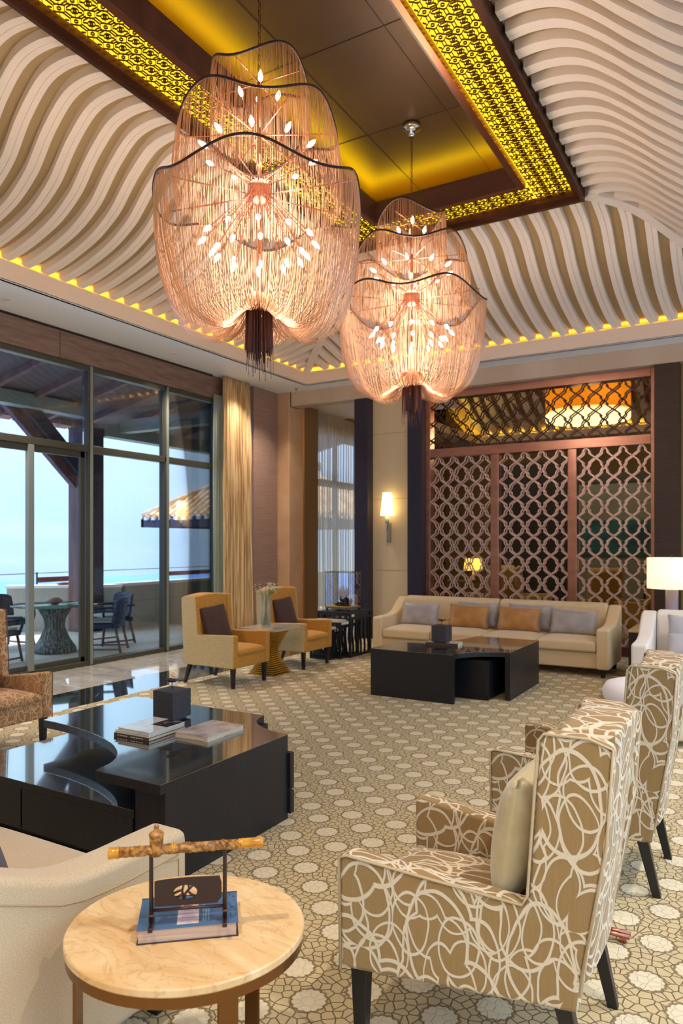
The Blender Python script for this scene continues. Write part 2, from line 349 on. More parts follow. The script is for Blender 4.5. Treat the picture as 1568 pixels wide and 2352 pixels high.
def copy_tree(o, parent=None):
    c = o.copy(); COL.objects.link(c)
    if parent is not None: c.parent = parent
    for ch in list(o.children): copy_tree(ch, c)
    return c
def pillow(name, w, h, t, m, parent=None, n=14, pinch=.06, **k):
    """a stuffed square cushion standing in the local YZ plane, thickness along X, base at z=0"""
    V, F = [], []
    for s in (1, -1):
        for i in range(n+1):
            for j in range(n+1):
                u = -1+2*i/n; v = -1+2*j/n
                e_ = (1-abs(u)**2.6)*(1-abs(v)**2.6)
                px = s*t/2*(e_**.55)
                sh = 1-pinch*(1-abs(v)**2) if True else 1
                sv = 1-pinch*(1-abs(u)**2)
                V.append((px, u*w/2*sh, h/2+v*h/2*sv))
    N = (n+1)**2
    for s in range(2):
        for i in range(n):
            for j in range(n):
                a = s*N+i*(n+1)+j; q = (a, a+1, a+n+2, a+n+1)
                F.append(q if s == 0 else q[::-1])
    me = bpy.data.meshes.new(name); me.from_pydata(V, [], F)
    bm = bmesh.new(); bm.from_mesh(me); bmesh.ops.remove_doubles(bm, verts=bm.verts, dist=1e-5); bm.to_mesh(me); bm.free()
    return finish(name, me, m, parent, smooth=True, **k)
def puff(name, x0, x1, y0, y1, z0, z1, m, parent=None, crown=.03, bevel=.025, n=10):
    """seat cushion: box with crowned top"""
    V, F = [], []
    for i in range(n+1):
        for j in range(n+1):
            u = -1+2*i/n; v = -1+2*j/n
            V.append((x0+(x1-x0)*i/n, y0+(y1-y0)*j/n, z1-crown+crown*(1-u**4)*(1-v**4)))
    N = len(V)
    for i in range(n+1):
        for j in range(n+1): V.append((x0+(x1-x0)*i/n, y0+(y1-y0)*j/n, z0))
    for i in range(n):
        for j in range(n):
            a = i*(n+1)+j; F.append((a, a+n+1, a+n+2, a+1)); F.append((N+a, N+a+1, N+a+n+2, N+a+n+1))
    for i in range(n):
        a = i*(n+1); F.append((a, a+N, a+n+1+N, a+n+1)[::-1]); b_ = a+n; F.append((b_, b_+N, b_+n+1+N, b_+n+1))
        c = i; F.append((c, c+N, c+1+N, c+1)); d = n*(n+1)+i; F.append((d, d+N, d+1+N, d+1)[::-1])
    bm = NB(); vs = [bm.verts.new(v) for v in V]
    for f in F: bm.faces.new([vs[i] for i in f])
    return obj(name, bm, m, parent, bevel=bevel, seg=3)

def crom(tab):
    xs = [p[0] for p in tab]; ys = [p[1] for p in tab]
    def f(t):
        if t <= xs[0]: return ys[0]
        if t >= xs[-1]: return ys[-1]
        i = max(j for j in range(len(xs)-1) if xs[j] <= t)
        x0, x1 = xs[i], xs[i+1]; u = (t-x0)/(x1-x0)
        def sl(j):
            if j == 0: return (ys[1]-ys[0])/(xs[1]-xs[0])
            if j == len(xs)-1: return (ys[-1]-ys[-2])/(xs[-1]-xs[-2])
            return (ys[j+1]-ys[j-1])/(xs[j+1]-xs[j-1])
        m0, m1 = sl(i)*(x1-x0), sl(i+1)*(x1-x0)
        return (2*u**3-3*u**2+1)*ys[i]+(u**3-2*u**2+u)*m0+(-2*u**3+3*u**2)*ys[i+1]+(u**3-u**2)*m1
    return f

# ================================================================== ROOM SHELL
XL, XR, YN, YF = -7.7, 1.65, -.35, 10.65          # left window wall, right side, near side, far beam face
CX0, CX1, CY0, CY1 = -6.67, .57, .27, 10.23       # cove opening
FX0, FX1, FY0, FY1 = -4.45, -1.65, 2.49, 8.01     # outer edge of the bronze tray
ZS, ZC = 4.30, 4.48

# ---- floor
floor = struct(box('floor', -7.9, 1.9, -6.5, 20, -.12, -.012, mat('screed', '#8a7c6c', .8)))
carpet = box('carpet', -5.77, 1.9, -6.5, 10.65, -.012, .012, M_carpet)
tag(carpet, 'beige fitted carpet with cream scalloped flowers over brown cobble pattern', 'carpet')
struct(box('trim_1', -6.45, -5.775, -.35, 10.0, -.012, .006, M_border))
tile_me = None
for j in range(13):
    for i in range(2):
        x0 = -7.66+i*.605; y0 = -1.0+j*.92
        if y0 > 9.7: continue
        if tile_me is None:
            t = box('floor_tile', 0, .602, 0, .917, -.012, .006, M_marble, floor, bevel=.0025, seg=1); tile_me = t
        else:
            t = tile_me.copy(); COL.objects.link(t)
        t.location = (x0, y0, 0)
# stone floor past the screens and by the nook
struct(box('floor_1', -7.7, 1.9, 10.66, 20, -.012, .008, mat('lobby_stone', '#a58c70', .15)))

# ---- left wall: header, pilasters, windows and door
wl = struct(box('wall_left', -7.95, -7.62, YN, 9.88, 3.93, ZS+.1, M_header))
box('header_board', -7.62, -7.585, YN, 3.2, 3.93, ZS-.03, M_header, wl)
box('header_board', -7.62, -7.585, 3.21, 6.0, 3.93, ZS-.03, M_header, wl)
box('header_board', -7.62, -7.585, 6.01, 8.9, 3.93, ZS-.03, M_header, wl)
box('shadow_gap', -7.62, -7.58, YN, 8.9, ZS-.03, ZS, mat('shadow_gap', '#241c18', .8), wl)
struct(box('wall_pilaster_left', -7.95, -7.52, 9.9, 10.58, 0, ZS, M_taupe, bevel=.01))
struct(box('wall_pilaster_tan', -7.95, -7.27, 10.6, 11.1, 0, ZS, M_tan, bevel=.012))
struct(box('trim_2', -7.275, -7.262, 11.02, 11.08, 0, ZS-.25, mat('gold_bead', '#d8a060', .3, metal=.6)))
struct(box('wall_nook', -7.95, -7.45, 11.12, 11.85, 0, 4.3, mat('nook_wall', '#8b6f50', .6)))
struct(box('baseboard_left', -7.52, -7.50, 9.9, 10.58, 0, .14, M_taupe))

def mull(name, y0, y1, z0, z1, par, x0=-7.72, x1=-7.60, m=M_frame):
    return box(name, x0, x1, y0, y1, z0, z1, m, par, bevel=.006)
M_framel = mat('window_frame_light', '#8a9188', .4, metal=.3)
def glazing(name, y0, y1, muls, door=None):
    w = struct(empty(name, (0, 0, 0)))
    mull('frame_head', y0, y1, 3.86, 3.93, w); mull('frame_sill', y0, y1, 0, .07, w, -7.74, -7.6)
    mull('transom', y0, y1, 2.80, 2.89, w)
    for y in muls:
        mull('mullion', y-.045, y+.045, .0, 3.93, w)
        box('mullion_cover', -7.598, -7.585, y-.02, y+.02, .02, 3.92, M_framel, w)
    ys = [y0]+muls+[y1] if muls[0] > y0+.1 else muls+[y1]
    for a, b in zip(ys, ys[1:]):
        box('pane', -7.672, -7.66, a+.03, b-.03, 2.88, 3.87, M_glass, w)
        if not door: box('pane', -7.672, -7.66, a+.03, b-.03, .06, 2.81, M_glass, w)
    return w
glazing('window_1', 6.5, 9.88, [6.5, 7.9, 9.03])
w2 = glazing('window_2', YN, 3.7, [.9, 2.3, 3.7])
d1 = glazing('door_1', 3.7, 6.46, [5.08], door=True)
for a, b, x in ((3.72, 5.1, -7.69), (5.05, 6.43, -7.655)):
    dr = struct(empty('door_2', (0, 0, 0)))
    dr.name = 'door_2' if a < 4 else 'door_3'
    for y in (a, b-.07): box('stile', x-.02, x+.02, y, y+.07, .05, 2.8, M_frame, dr, bevel=.004)
    box('rail', x-.02, x+.02, a, b, .05, .13, M_frame, dr); box('rail', x-.02, x+.02, a, b, 2.72, 2.8, M_frame, dr)
    box('pane', x-.005, x+.005, a+.06, b-.06, .12, 2.73, M_glass, dr)
st = struct(box('door_stile_4', -7.665, -7.60, 5.57, 5.65, .02, 2.8, M_framel, bevel=.004))
st.name = 'door_4'

# ---- right side: deep piers with open glazing between them (daylight side behind the camera's right)
for k, y in enumerate((-.6, 3.0, 6.6, 10.2)):
    struct(box('wall_right', 1.65, 2.0, y, y+.5, 0, ZS, M_taupe))
struct(box('wall_right_header', 1.65, 2.0, -.6, 10.9, 3.75, ZS+.1, M_header))
# near side and lobby behind the camera
struct(box('wall_near', -7.95, -5.78, -.55, -.35, 0, ZS, M_creamwall))
struct(box('wall_lobby_left', -5.97, -5.78, -6.5, -.55, 0, 3.9, M_creamwall))
struct(box('wall_lobby_back', -5.97, 2.0, -6.7, -6.5, 0, 3.9, M_creamwall))
struct(box('ceiling_lobby', -5.97, 2.0, -6.7, -.36, 3.9, 4.0, M_paint))
struct(box('beam_near', -7.95, 2.0, -.6, -.15, 4.0, ZS+.1, M_beam))

# ---- soffit ring, fascia, cove
def ring_struct(name, x0, x1, y0, y1, X0, X1, Y0, Y1, z0, z1, m):
    bm = NB(); abox(bm, X0, X1, Y0, y0, z0, z1); abox(bm, X0, X1, y1, Y1, z0, z1); abox(bm, X0, x0, y0, y1, z0, z1); abox(bm, x1, X1, y0, y1, z0, z1)
    return obj(name, bm, m)
soffit = struct(ring_struct('ceiling_soffit', CX0-.03, CX1+.03, CY0-.03, CY1+.03, XL-.25, 2.0, -.4, YF+.1, ZS, ZS+.06, M_soffit))
st2 = ring_struct('soffit_step', CX0-.0, CX1, CY0, CY1, CX0-.26, CX1+.26, CY0-.26, CY1+.26, ZS-.012, ZS+.002, M_soffit); st2.parent = soffit
fascia = struct(ring_struct('ceiling_fascia', CX0, CX1, CY0, CY1, CX0-.05, CX1+.05, CY0-.05, CY1+.05, ZS-.012, ZC+.018, M_fascia))
mod = fascia.modifiers.new('b', 'BEVEL'); mod.width = .006; mod.segments = 2
struct(box('beam_far', -7.27, 2.0, YF, 10.9, 4.05, ZS+.06, M_beam, bevel=.006))
box('beam_joint', -5.3, -5.29, YF-.002, YF, 4.05, ZS, mat('joint', '#9a8468', .8), bpy.data.objects['beam_far'])
box('beam_end', -7.30, -7.27, YF-.02, 10.9, 4.04, ZS, mat('beam_end', '#6e4430', .5), bpy.data.objects['beam_far'])
# closing slab over everything
struct(box('ceiling_slab', -8.1, 2.2, -.7, 21, 6.35, 6.45, M_paint))
for nm, a in (('wall_upper_left', (-7.0, -6.95, -.4, 11)), ('wall_upper_right', (.95, 1.0, -.4, 11)), ('wall_upper_near', (-7, 1, -.1, -.05)), ('wall_upper_far', (-7, 1, 10.5, 10.55))):
    struct(box(nm, a[0], a[1], a[2], a[3], ZS+.07, 6.35, M_vault))

# ---- vault: panels, ribs and hips
ZP = crom([(0, 5.35), (.2, 5.34), (.46, 5.27), (.7, 5.11), (.88, 4.98), (1.07, 4.88), (1.37, 4.775), (1.8, 4.65), (2.22, 4.50)])
T1 = 2.22
waves = {
 'left':  crom([(0, -.03), (.25, -.11), (.48, -.13), (.8, -.09), (1.12, .02), (1.5, .12), (1.8, .15), (2.05, .13), (2.22, .08)]),
 'right': crom([(0, 0), (.3, -.045), (.55, -.02), (.7, .03), (.87, .14), (1.0, .25), (1.17, .45), (1.5, .70), (1.9, .80), (2.22, .74)]),
 'far':   crom([(0, -.03), (.35, -.02), (.6, 0), (1.1, .0), (1.6, .0), (2.0, .03), (2.22, .08)]),
 'near':  crom([(0, 0), (1.1, .03), (2.22, 0)]),
}
def vpt(side, t, s, z):
    if side == 'left': return Vector((FX0-t, s, z))
    if side == 'right': return Vector((FX1+t, s, z))
    if side == 'far': return Vector((s, FY1+t, z))
    return Vector((s, FY0-t, z))
vault = struct(empty('ceiling', (0, 0, 0)))
NT = 26
for side in ('left', 'right', 'far', 'near'):
    V, F = [], []
    a0, a1 = (FY0, FY1) if side in ('left', 'right') else (FX0, FX1)
    for i in range(NT+1):
        t = T1*i/NT*1.06
        V.append(vpt(side, t, a0-t, ZP(t)+.075-(.02*max(0, t-T1)/.1))); V.append(vpt(side, t, a1+t, ZP(t)+.075))
    for i in range(NT): F.append((2*i, 2*i+1, 2*i+3, 2*i+2))
    pyobj('vault_panel', V, F, M_vault, vault, smooth=True)
    # light strip hidden in the cove
    V, F = [], []
prof = [(-.058, 0.0), (-.058, .078), (.000, .078), (.001, .066), (.008, .066), (.010, .072), (.058, .072), (.058, 0.0)]
def rib(side, s0):
    wv = waves[side]; pts = []
    a0, a1 = (FY0, FY1) if side in ('left', 'right') else (FX0, FX1)
    for i in range(NT*2+1):
        t = .02+(T1-.02)*i/(NT*2); s = s0+wv(t)*{'left': .85, 'right': .72}.get(side, 1)
        if s > a1+t-.03 or s < a0-t+.03: continue
        pts.append((t, s))
    if len(pts) < 5: return
    V, F = [], []; n = len(prof)
    for i, (t, s) in enumerate(pts):
        p, q = pts[max(i-1, 0)], pts[min(i+1, len(pts)-1)]
        dt, ds = q[0]-p[0], q[1]-p[1]; L = math.hypot(dt, ds); nt_, ns = -ds/L, dt/L
        for a, b in prof:
            tt, ss = t+nt_*a, s+ns*a
            if i == 0: tt = t
            tt = min(max(tt, .0), T1+.03)
            if i in (0, len(pts)-1): pass
            V.append(vpt(side, tt, ss, ZP(tt)+.078-b))
    for i in range(len(pts)-1):
        for k in range(n-1): F.append((i*n+k, i*n+k+1, (i+1)*n+k+1, (i+1)*n+k))
    F.append(tuple(range(n))); F.append(tuple(range((len(pts)-1)*n, len(pts)*n))[::-1])
    pyobj('ceiling_rib', V, F, M_rib, vault)
PIT = .232
for k in range(-2, 50):
    y = CY0-.4+k*PIT+.04
    rib('left', y); rib('right', y-.02)
for k in range(-2, 36): rib('far', CX0-.15+k*.229+.015)
for k in range(0, 31): rib('near', CX0+.1+k*.232)
for cx, cy, sx_, sy_ in ((FX0, FY1, -1, 1), (FX1, FY1, 1, 1), (FX0, FY0, -1, -1), (FX1, FY0, 1, -1)):
    V, F = [], []
    for i in range(NT+1):
        t = T1*i/NT*1.01; z = ZP(t); c = Vector((cx+sx_*t, cy+sy_*t, 0)); nrm = Vector((-sy_, sx_, 0)).normalized()*.06
        for a, b in ((-1, .09), (-1, -.025), (1, -.025), (1, .09)): V.append((c.x+nrm.x*a, c.y+nrm.y*a, z+b))
    for i in range(NT):
        for k in range(4): F.append((i*4+k, i*4+(k+1) % 4, i*4+4+(k+1) % 4, i*4+4+k))
    F.append((0, 1, 2, 3)); F.append((NT*4+3, NT*4+2, NT*4+1, NT*4))
    pyobj('hip_rib', V, F, M_rib, vault)
# LED strips along the cove
cv = NB(); zz = ZC-.13
abox(cv, CX0-.11, CX0-.065, CY0, CY1, zz, zz+.03); abox(cv, CX1+.065, CX1+.11, CY0, CY1, zz, zz+.03)
abox(cv, CX0, CX1, CY1+.065, CY1+.11, zz, zz+.03); abox(cv, CX0, CX1, CY0-.11, CY0-.065, zz, zz+.03)
obj('cove_light', cv, M_cove, vault)

# ---- tray: outer bronze rim, backlit lattice band, inner lip, gold ceiling
tray = struct(empty('ceiling_tray', (0, 0, 0)))
def ringbox(name, X0, X1, Y0, Y1, w, z0, z1, m, par, **k):
    bm = NB(); abox(bm, X0, X1, Y0, Y0+w, z0, z1); abox(bm, X0, X1, Y1-w, Y1, z0, z1); abox(bm, X0, X0+w, Y0+w, Y1-w, z0, z1); abox(bm, X1-w, X1, Y0+w, Y1-w, z0, z1)
    return obj(name, bm, m, par, **k)
IX0, IX1, IY0, IY1 = -3.90, -2.20, 3.04, 7.46
ringbox('outer_rim', FX0, FX1, FY0, FY1, .035, 5.28, 5.60, M_bronze, tray)
ringbox('rim_step', FX0+.035, FX1-.035, FY0+.035, FY1-.035, .05, 5.33, 5.60, M_bronze, tray)
ringbox('backlit_panel', FX0+.08, FX1-.08, FY0+.08, FY1-.08, .42, 5.40, 5.42, M_goldpanel, tray)
ringbox('lip_edge', IX0-.05, IX1+.05, IY0-.05, IY1+.05, .05, 5.33, 5.575, mat('lip_copper', '#8a5236', .28, metal=.8), tray)
ringbox('inner_lip', IX0, IX1, IY0, IY1, .02, 5.335, 5.575, M_traywood, tray)
ringbox('lip_shelf', FX0+.1, FX1-.1, FY0+.1, FY1-.1, .45, 5.44, 5.46, M_traywood, tray)
box('gold_ceiling', FX0, FX1, FY0, FY1, 5.75, 5.80, M_trayceil, tray)
ringbox('tray_light', IX0-.16, IX1+.16, IY0-.16, IY1+.16, .06, 5.535, 5.56, M_traylight, tray)
ringbox('tray_side', FX0, FX1, FY0, FY1, .03, 5.46, 5.76, M_trayceil, tray)
for x in (-3.47, -2.62):
    box('ceiling_seam', x, x+.006, IY0-.3, IY1+.3, 5.745, 5.7505, mat('seam', '#2a160c', .6), tray)
for y in (3.9, 5.15, 6.45):
    box('ceiling_seam', IX0-.3, IX1+.3, y, y+.006, 5.745, 5.7505, MATS['seam'], tray)
# lattice motif, unit .148 m : small ring, lobed ring, bars, corner beads
U = .148
def seglist():
    L = []
    def poly(pts, close=True):
        for a, b in zip(pts, pts[1:]+([pts[0]] if close else [])): L.append((a, b))
    poly([(.015*math.cos(a), .015*math.sin(a)) for a in [k*PI/3 for k in range(6)]])
    for sx_, sy_ in ((1, 1), (-1, 1), (-1, -1), (1, -1)): L.append(((sx_*.034, sy_*.032), (sx_*.055, sy_*.055)))
    poly([((.046+.008*math.cos(4*a))*math.cos(a), (.040+.006*math.cos(4*a))*math.sin(a)) for a in [k*PI/8 for k in range(16)]])
    for dy in (-.02, 0, .02): L.append(((.05, dy), (U-.05, dy)))
    for dx in (-.012, .012): L.append(((dx, .044), (dx, U-.044)))
    for c in ((U/2, U/2),):
        poly([(c[0]+.013*math.cos(a), c[1]+.013*math.sin(a)) for a in [k*PI/3 for k in range(6)]])
        poly([(c[0]+.030*math.cos(a), c[1]+.026*math.sin(a)) for a in [k*PI/4 for k in range(8)]])
    return L
SEG = seglist()
def lattice_band(x0, x1, y0, y1, rot):
    V, F = [], []; nx, ny = int(round((x1-x0)/U)), int(round((y1-y0)/U))
    ux, uy = (x1-x0)/nx, (y1-y0)/ny
    for i in range(nx):
        for j in range(ny):
            cx, cy = x0+(i+.5)*ux, y0+(j+.5)*uy
            for (a, b) in SEG:
                if rot: a, b = (a[1], a[0]), (b[1], b[0])
                ax, ay, bx, by = a[0]+cx, a[1]+cy, b[0]+cx, b[1]+cy
                if max(ax, bx) > x1 or max(ay, by) > y1: continue
                dx, dy = bx-ax, by-ay; L = math.hypot(dx, dy) or 1; px, py = -dy/L*.0016, dx/L*.0016
                n = len(V)
                for z in (5.382, 5.394):
                    V += [(ax+px, ay+py, z), (ax-px, ay-py, z), (bx-px, by-py, z), (bx+px, by+py, z)]
                F += [(n, n+3, n+2, n+1), (n, n+1, n+5, n+4), (n+2, n+3, n+7, n+6), (n+1, n+2, n+6, n+5), (n+3, n, n+4, n+7)]
    return pyobj('pierced_band', V, F, M_strap, tray)
lattice_band(FX0+.085, IX0-.05, FY0+.085, FY1-.085, False)
lattice_band(IX1+.05, FX1-.085, FY0+.085, FY1-.085, False)
lattice_band(IX0-.05, IX1+.05, IY1+.05, FY1-.085, True)
lattice_band(IX0-.05, IX1+.05, FY0+.085, IY0-.05, True)

# ---- far wall: columns, cream niche, right end
for x0, x1 in ((-5.98, -5.72), (-4.99, -4.73), (-1.28, -.96)):
    struct(box('wall_column', x0, x1, 10.66, 10.95, 0, 4.05, M_bluerefl if x0 < -2 else M_brownwood, bevel=.004))
wf = struct(box('wall_far', -5.72, -4.99, 10.85, 10.95, 0, 4.05, M_creamwall))
for z in (1.15, 2.35, 3.45): box('wall_joint', -5.72, -4.99, 10.848, 10.852, z, z+.008, mat('wall_joint', '#a8926a', .8), wf)
struct(box('wall_far_right', -.96, 2.0, 10.8, 10.95, 0, 4.05, mat('ochre_wall', '#9a7a42', .6)))

# ---- lattice screen
scr = empty('lattice_screen', (-3.0, 10.85, 0), 0, 'copper framed triple lattice screen with quatrefoil openwork behind the long cream sofa', 'screen')
def sb(name, x0, x1, y0, y1, z0, z1, m=M_copper, **k):
    return box(name, x0+3.0, x1+3.0, y0, y1, z0, z1, m, scr, **k)
sb('frame_post', -4.73, -4.65, -.05, .13, 0, 4.05, bevel=.005); sb('frame_post', -1.34, -1.28, -.05, .13, 0, 4.05, bevel=.005)
for x in (-3.58, -2.41): sb('mullion', x-.065, x+.065, -.04, .12, 0, 2.99, bevel=.01)
sb('top_rail', -4.65, -1.34, -.05, .13, 3.93, 4.05, bevel=.006)
sb('middle_rail', -4.65, -1.34, -.05, .13, 2.99, 3.13, bevel=.006)
sb('bottom_rail', -4.65, -1.34, -.05, .13, 0, .14, mat('screen_plinth', '#4a2a20', .4), bevel=.006)
Q = [(0, 1), (.13, .94), (.26, .82), (.345, .67), (.35, .55), (.31, .475), (.37, .44), (.46, .41), (.50, .33), (.61, .26), (.76, .17), (.9, .07), (1, 0)]
quad = Q+[(x, -y) for x, y in Q[::-1][1:]]+[(-x, -y) for x, y in Q[1:]]+[(-x, y) for x, y in Q[::-1][1:-1]]
def lattice_panel(name, x0, x1, z0, z1, nx, nz, y, par, w=.0095, th=.012, m=M_latt, phase=0):
    V, F = [], []; ux = (x1-x0)/nx; uz = (z1-z0)/nz; n = len(quad)
    for i in range(nx):
        for j in range(nz+ (1 if phase else 0)):
            cx, cz = x0+(i+.5)*ux, z1-(j+.5-phase)*uz
            P_ = [Vector((px*ux*.5, pz*uz*.5)) for px, pz in quad]; N0 = len(V)
            for k in range(n):
                a, b = P_[k-1], P_[(k+1) % n]; t = (b-a).normalized(); nn = Vector((-t.y, t.x))
                for yy in (0, th):
                    for s_ in (-1, 1):
                        q = P_[k]+nn*w*s_
                        zc = min(max(cz+q.y, z0), z1)
                        V.append((cx+q.x, y+yy, zc))
            for k in range(n):
                a, b = N0+4*k, N0+4*((k+1) % n)
                F += [(a, a+1, b+1, b), (a+2, b+2, b+3, a+3), (a, b, b+2, a+2), (a+1, a+3, b+3, b+1)]
    return pyobj(name, V, F, m, par)
for k, (a, b) in enumerate(((-4.65, -3.645), (-3.515, -2.475), (-2.345, -1.34))):
    lattice_panel('front_lattice', a+3, b+3, .14, 2.99, 4, 10, -.02, scr)
    lattice_panel('back_lattice', a+3, b+3, .14, 2.99, 4, 10, .09, scr)
lattice_panel('upper_lattice', -4.65+3, -1.34+3, 3.13, 3.93, 13, 3, -.02, scr, m=mat('dark_copper_lattice', '#4a352c', .4, metal=.7))
lattice_panel('upper_lattice', -4.65+3, -1.34+3, 3.13, 3.93, 13, 3, .09, scr, m=MATS['dark_copper_lattice'])

# ---- lounge beyond the screen
M_lwall = mat('lounge_wall', '#8a7448', .7)
struct(box('wall_lounge_back', -7.9, 2.0, 19.1, 19.3, 0, 6.3, M_lwall))
struct(box('wall_lounge_right', 1.9, 2.0, 10.9, 19.2, 0, 6.3, M_lwall))
struct(box('wall_lounge_left', -7.95, -7.75, 16.2, 19.2, 0, 6.3, M_lwall))
struct(box('ceiling_lounge', -7.9, 2.0, 10.95, 19.2, 5.7, 5.8, M_vault))
struct(box('ceiling_nook', -7.9, -4.9, 10.9, 13.0, 4.2, 4.26, M_paint))
struct(box('wall_lounge_header', -7.9, -7.75, 10.9, 19.2, 4.2, 6.3, M_lwall))
lc = struct(empty('ceiling_lounge_cove', (0, 0, 0)))
box('lounge_fascia', -7.7, 1.9, 18.62, 18.7, 4.3, 4.48, M_fascia, lc); box('lounge_fascia', -6.72, -6.64, 13.2, 18.7, 4.3, 4.48, M_fascia, lc)
box('lounge_soffit', -7.7, 1.9, 18.7, 19.1, 4.3, 4.34, M_fascia, lc); box('lounge_soffit', -7.7, -6.7, 13.2, 18.7, 4.3, 4.34, M_fascia, lc)
M_cove2 = emis('lounge_cove_strip', '#ffd858', 5)
box('cove_light', -6.6, 1.9, 18.74, 18.78, 4.46, 4.5, M_cove2, lc); box('cove_light', -6.79, -6.75, 13.2, 18.7, 4.46, 4.5, M_cove2, lc)
for k in range(28):
    x = -6.5+k*.29
    bm = NB(); pts = [(18.72-t, ZP(T1-t)-.02) for t in (0, .3, .6, .9, 1.2, 1.5, 1.8, 2.2)]
    aprism(bm, pts+[(y, z+.07) for y, z in pts[::-1]], x, x+.15, 'x'); obj('lounge_rib', bm, M_rib, lc)
V = []; F = []
for i in range(9):
    t = T1*i/8; V += [(-7, 18.8-t, ZP(T1-t)+.06), (1.9, 18.8-t, ZP(T1-t)+.06)]
for i in range(8): F.append((2*i, 2*i+1, 2*i+3, 2*i+2))
pyobj('lounge_vault', V, F, M_vault, lc)
pend = empty('drum_pendant', (-3.0, 14.8, 4.05), 0, 'large amber drum pendant glowing beyond the upper lattice', 'pendant lamp')
bm = NB(); alathe(bm, [(.8, .12), (.8, .68)], 48); o = obj('drum_shade', bm, mat('amber_shade', '#c87818', .6, emit='#ff8c10', estr=.3), pend, smooth=True)
lathe('inner_ring', [(.76, .10), (.79, .0), (.80, .02), (.80, .16)], mat('shade_glow', '#fff0c0', .6, emit='#ffe090', estr=.75), pend, 48)
lathe('diffuser', [(.0, .0), (.5, .0), (.77, .04)], emis('pendant_diffuser', '#ffe9a0', .7), pend, 40)
tube('suspension_rod', [(0, 0, .6), (0, 0, 1.65)], .012, M_copper, pend)
point('pendant_light', (-3, 14.8, 3.9), 25, WARM, .3)
# partition, picture and lamps
tag(box('lounge_partition', -5.2, -3.62, 16.0, 16.2, 0.01, 3.4, mat('black_partition', '#15100e', .5)), 'black full-height partition behind the middle lattice panel', 'partition')
pt = empty('lounge_feature_wall', (-2.4, 16.1, 0), 0, 'grey feature wall with a blue and teal picture behind the right lattice panel', 'feature wall')
box('wall_body', -1.2, 1.2, 0, .15, .01, 3.1, mat('grey_feature', '#5c6058', .6), pt)
box('picture', -1.0, 1.1, -.04, 0, 1.35, 2.1, mat('teal_picture', '#06283f', .4, noise=((1.5, 1.5, 4), '#0a4a4a', .35, .6)), pt)
box('top_band', -1.2, 1.2, -.03, 0, 2.9, 3.1, mat('black_partition', '#15100e', .5), pt)
def lounge_lamp(loc, label):
    t = empty('lounge_lamp', loc, 0, label, 'lamp', 'lamps in the lounge')
    lathe('lamp_shade', [(.17, .45), (.2, .2)], mat('yellow_lamp_shade', '#f0d080', .6, emit='#ffcf50', estr=.6), t, 24)
    lathe('base', [(.08, 0), (.08, .02), (.02, .06), (.02, .42)], M_brass, t, 16); point('lamp_light', (loc[0], loc[1], loc[2]+.3), 10, WARM, .1)
    return t
for k, (x, y, lb) in enumerate(((-5.3, 14.6, 'lamp with yellow shade behind the left lattice panel'), (-1.55, 15.3, 'lamp with yellow shade behind the right lattice panel'))):
    tb = empty('lounge_console', (x, y, 0), 0, ('dark console carrying the yellow lamp behind the left lattice panel', 'dark console carrying the yellow lamp behind the right lattice panel')[k], 'console table')
    box('console_top', -.5, .5, -.2, .2, .8, .84, M_lacquer, tb)
    for sx_ in (-.46, .42):
        for sy_ in (-.18, .14): box('leg', sx_, sx_+.04, sy_, sy_+.04, .008, .8, M_blackleg, tb)
    lounge_lamp((x, y, .84), lb)
def lounge_chair(loc, rz, label):
    t = empty('lounge_chair', loc, rz, label, 'armchair', 'ochre armchairs beyond the screen')
    my = mat('ochre_velvet', '#a8862e', .7, sheen=.4)
    puff('seat', -.3, .3, -.3, .3, .22, .46, my, t)
    prism('backrest', [(-.3, .3), (-.2, .3), (-.24, 1.15), (-.28, 1.2), (-.36, 1.12)], -.32, .32, my, t, bevel=.03)
    for s in (-1, 1): box('armrest', -.3, .28, s*.34-.04, s*.34+.04, .25, .66, my, t, bevel=.02)
    for x in (-.27, .24):
        for y in (-.27, .24): box('leg', x, x+.035, y, y+.035, .008, .24, M_blackleg, t)
for i, (x, y, rz, lb) in enumerate(((-5.6, 12.7, .4, 'ochre armchair nearest the left end of the screen'), (-4.5, 13.4, 2.6, 'ochre armchair behind the left screen mullion'), (-3.6, 13.2, .3, 'ochre armchair behind the middle lattice panel'), (-2.5, 12.9, 2.4, 'ochre armchair behind the right screen mullion'), (-1.7, 12.6, 2.8, 'ochre armchair at the right end of the screen'))):
    lounge_chair((x, y, .008), rz, lb)
spot('lounge_spot', (-5.6, 13, 5.4), 60, WARM, (-5.6, 15, 1), 1.6); spot('lounge_spot', (-2, 13, 5.4), 60, WARM, (-2, 14.5, 1), 1.6)

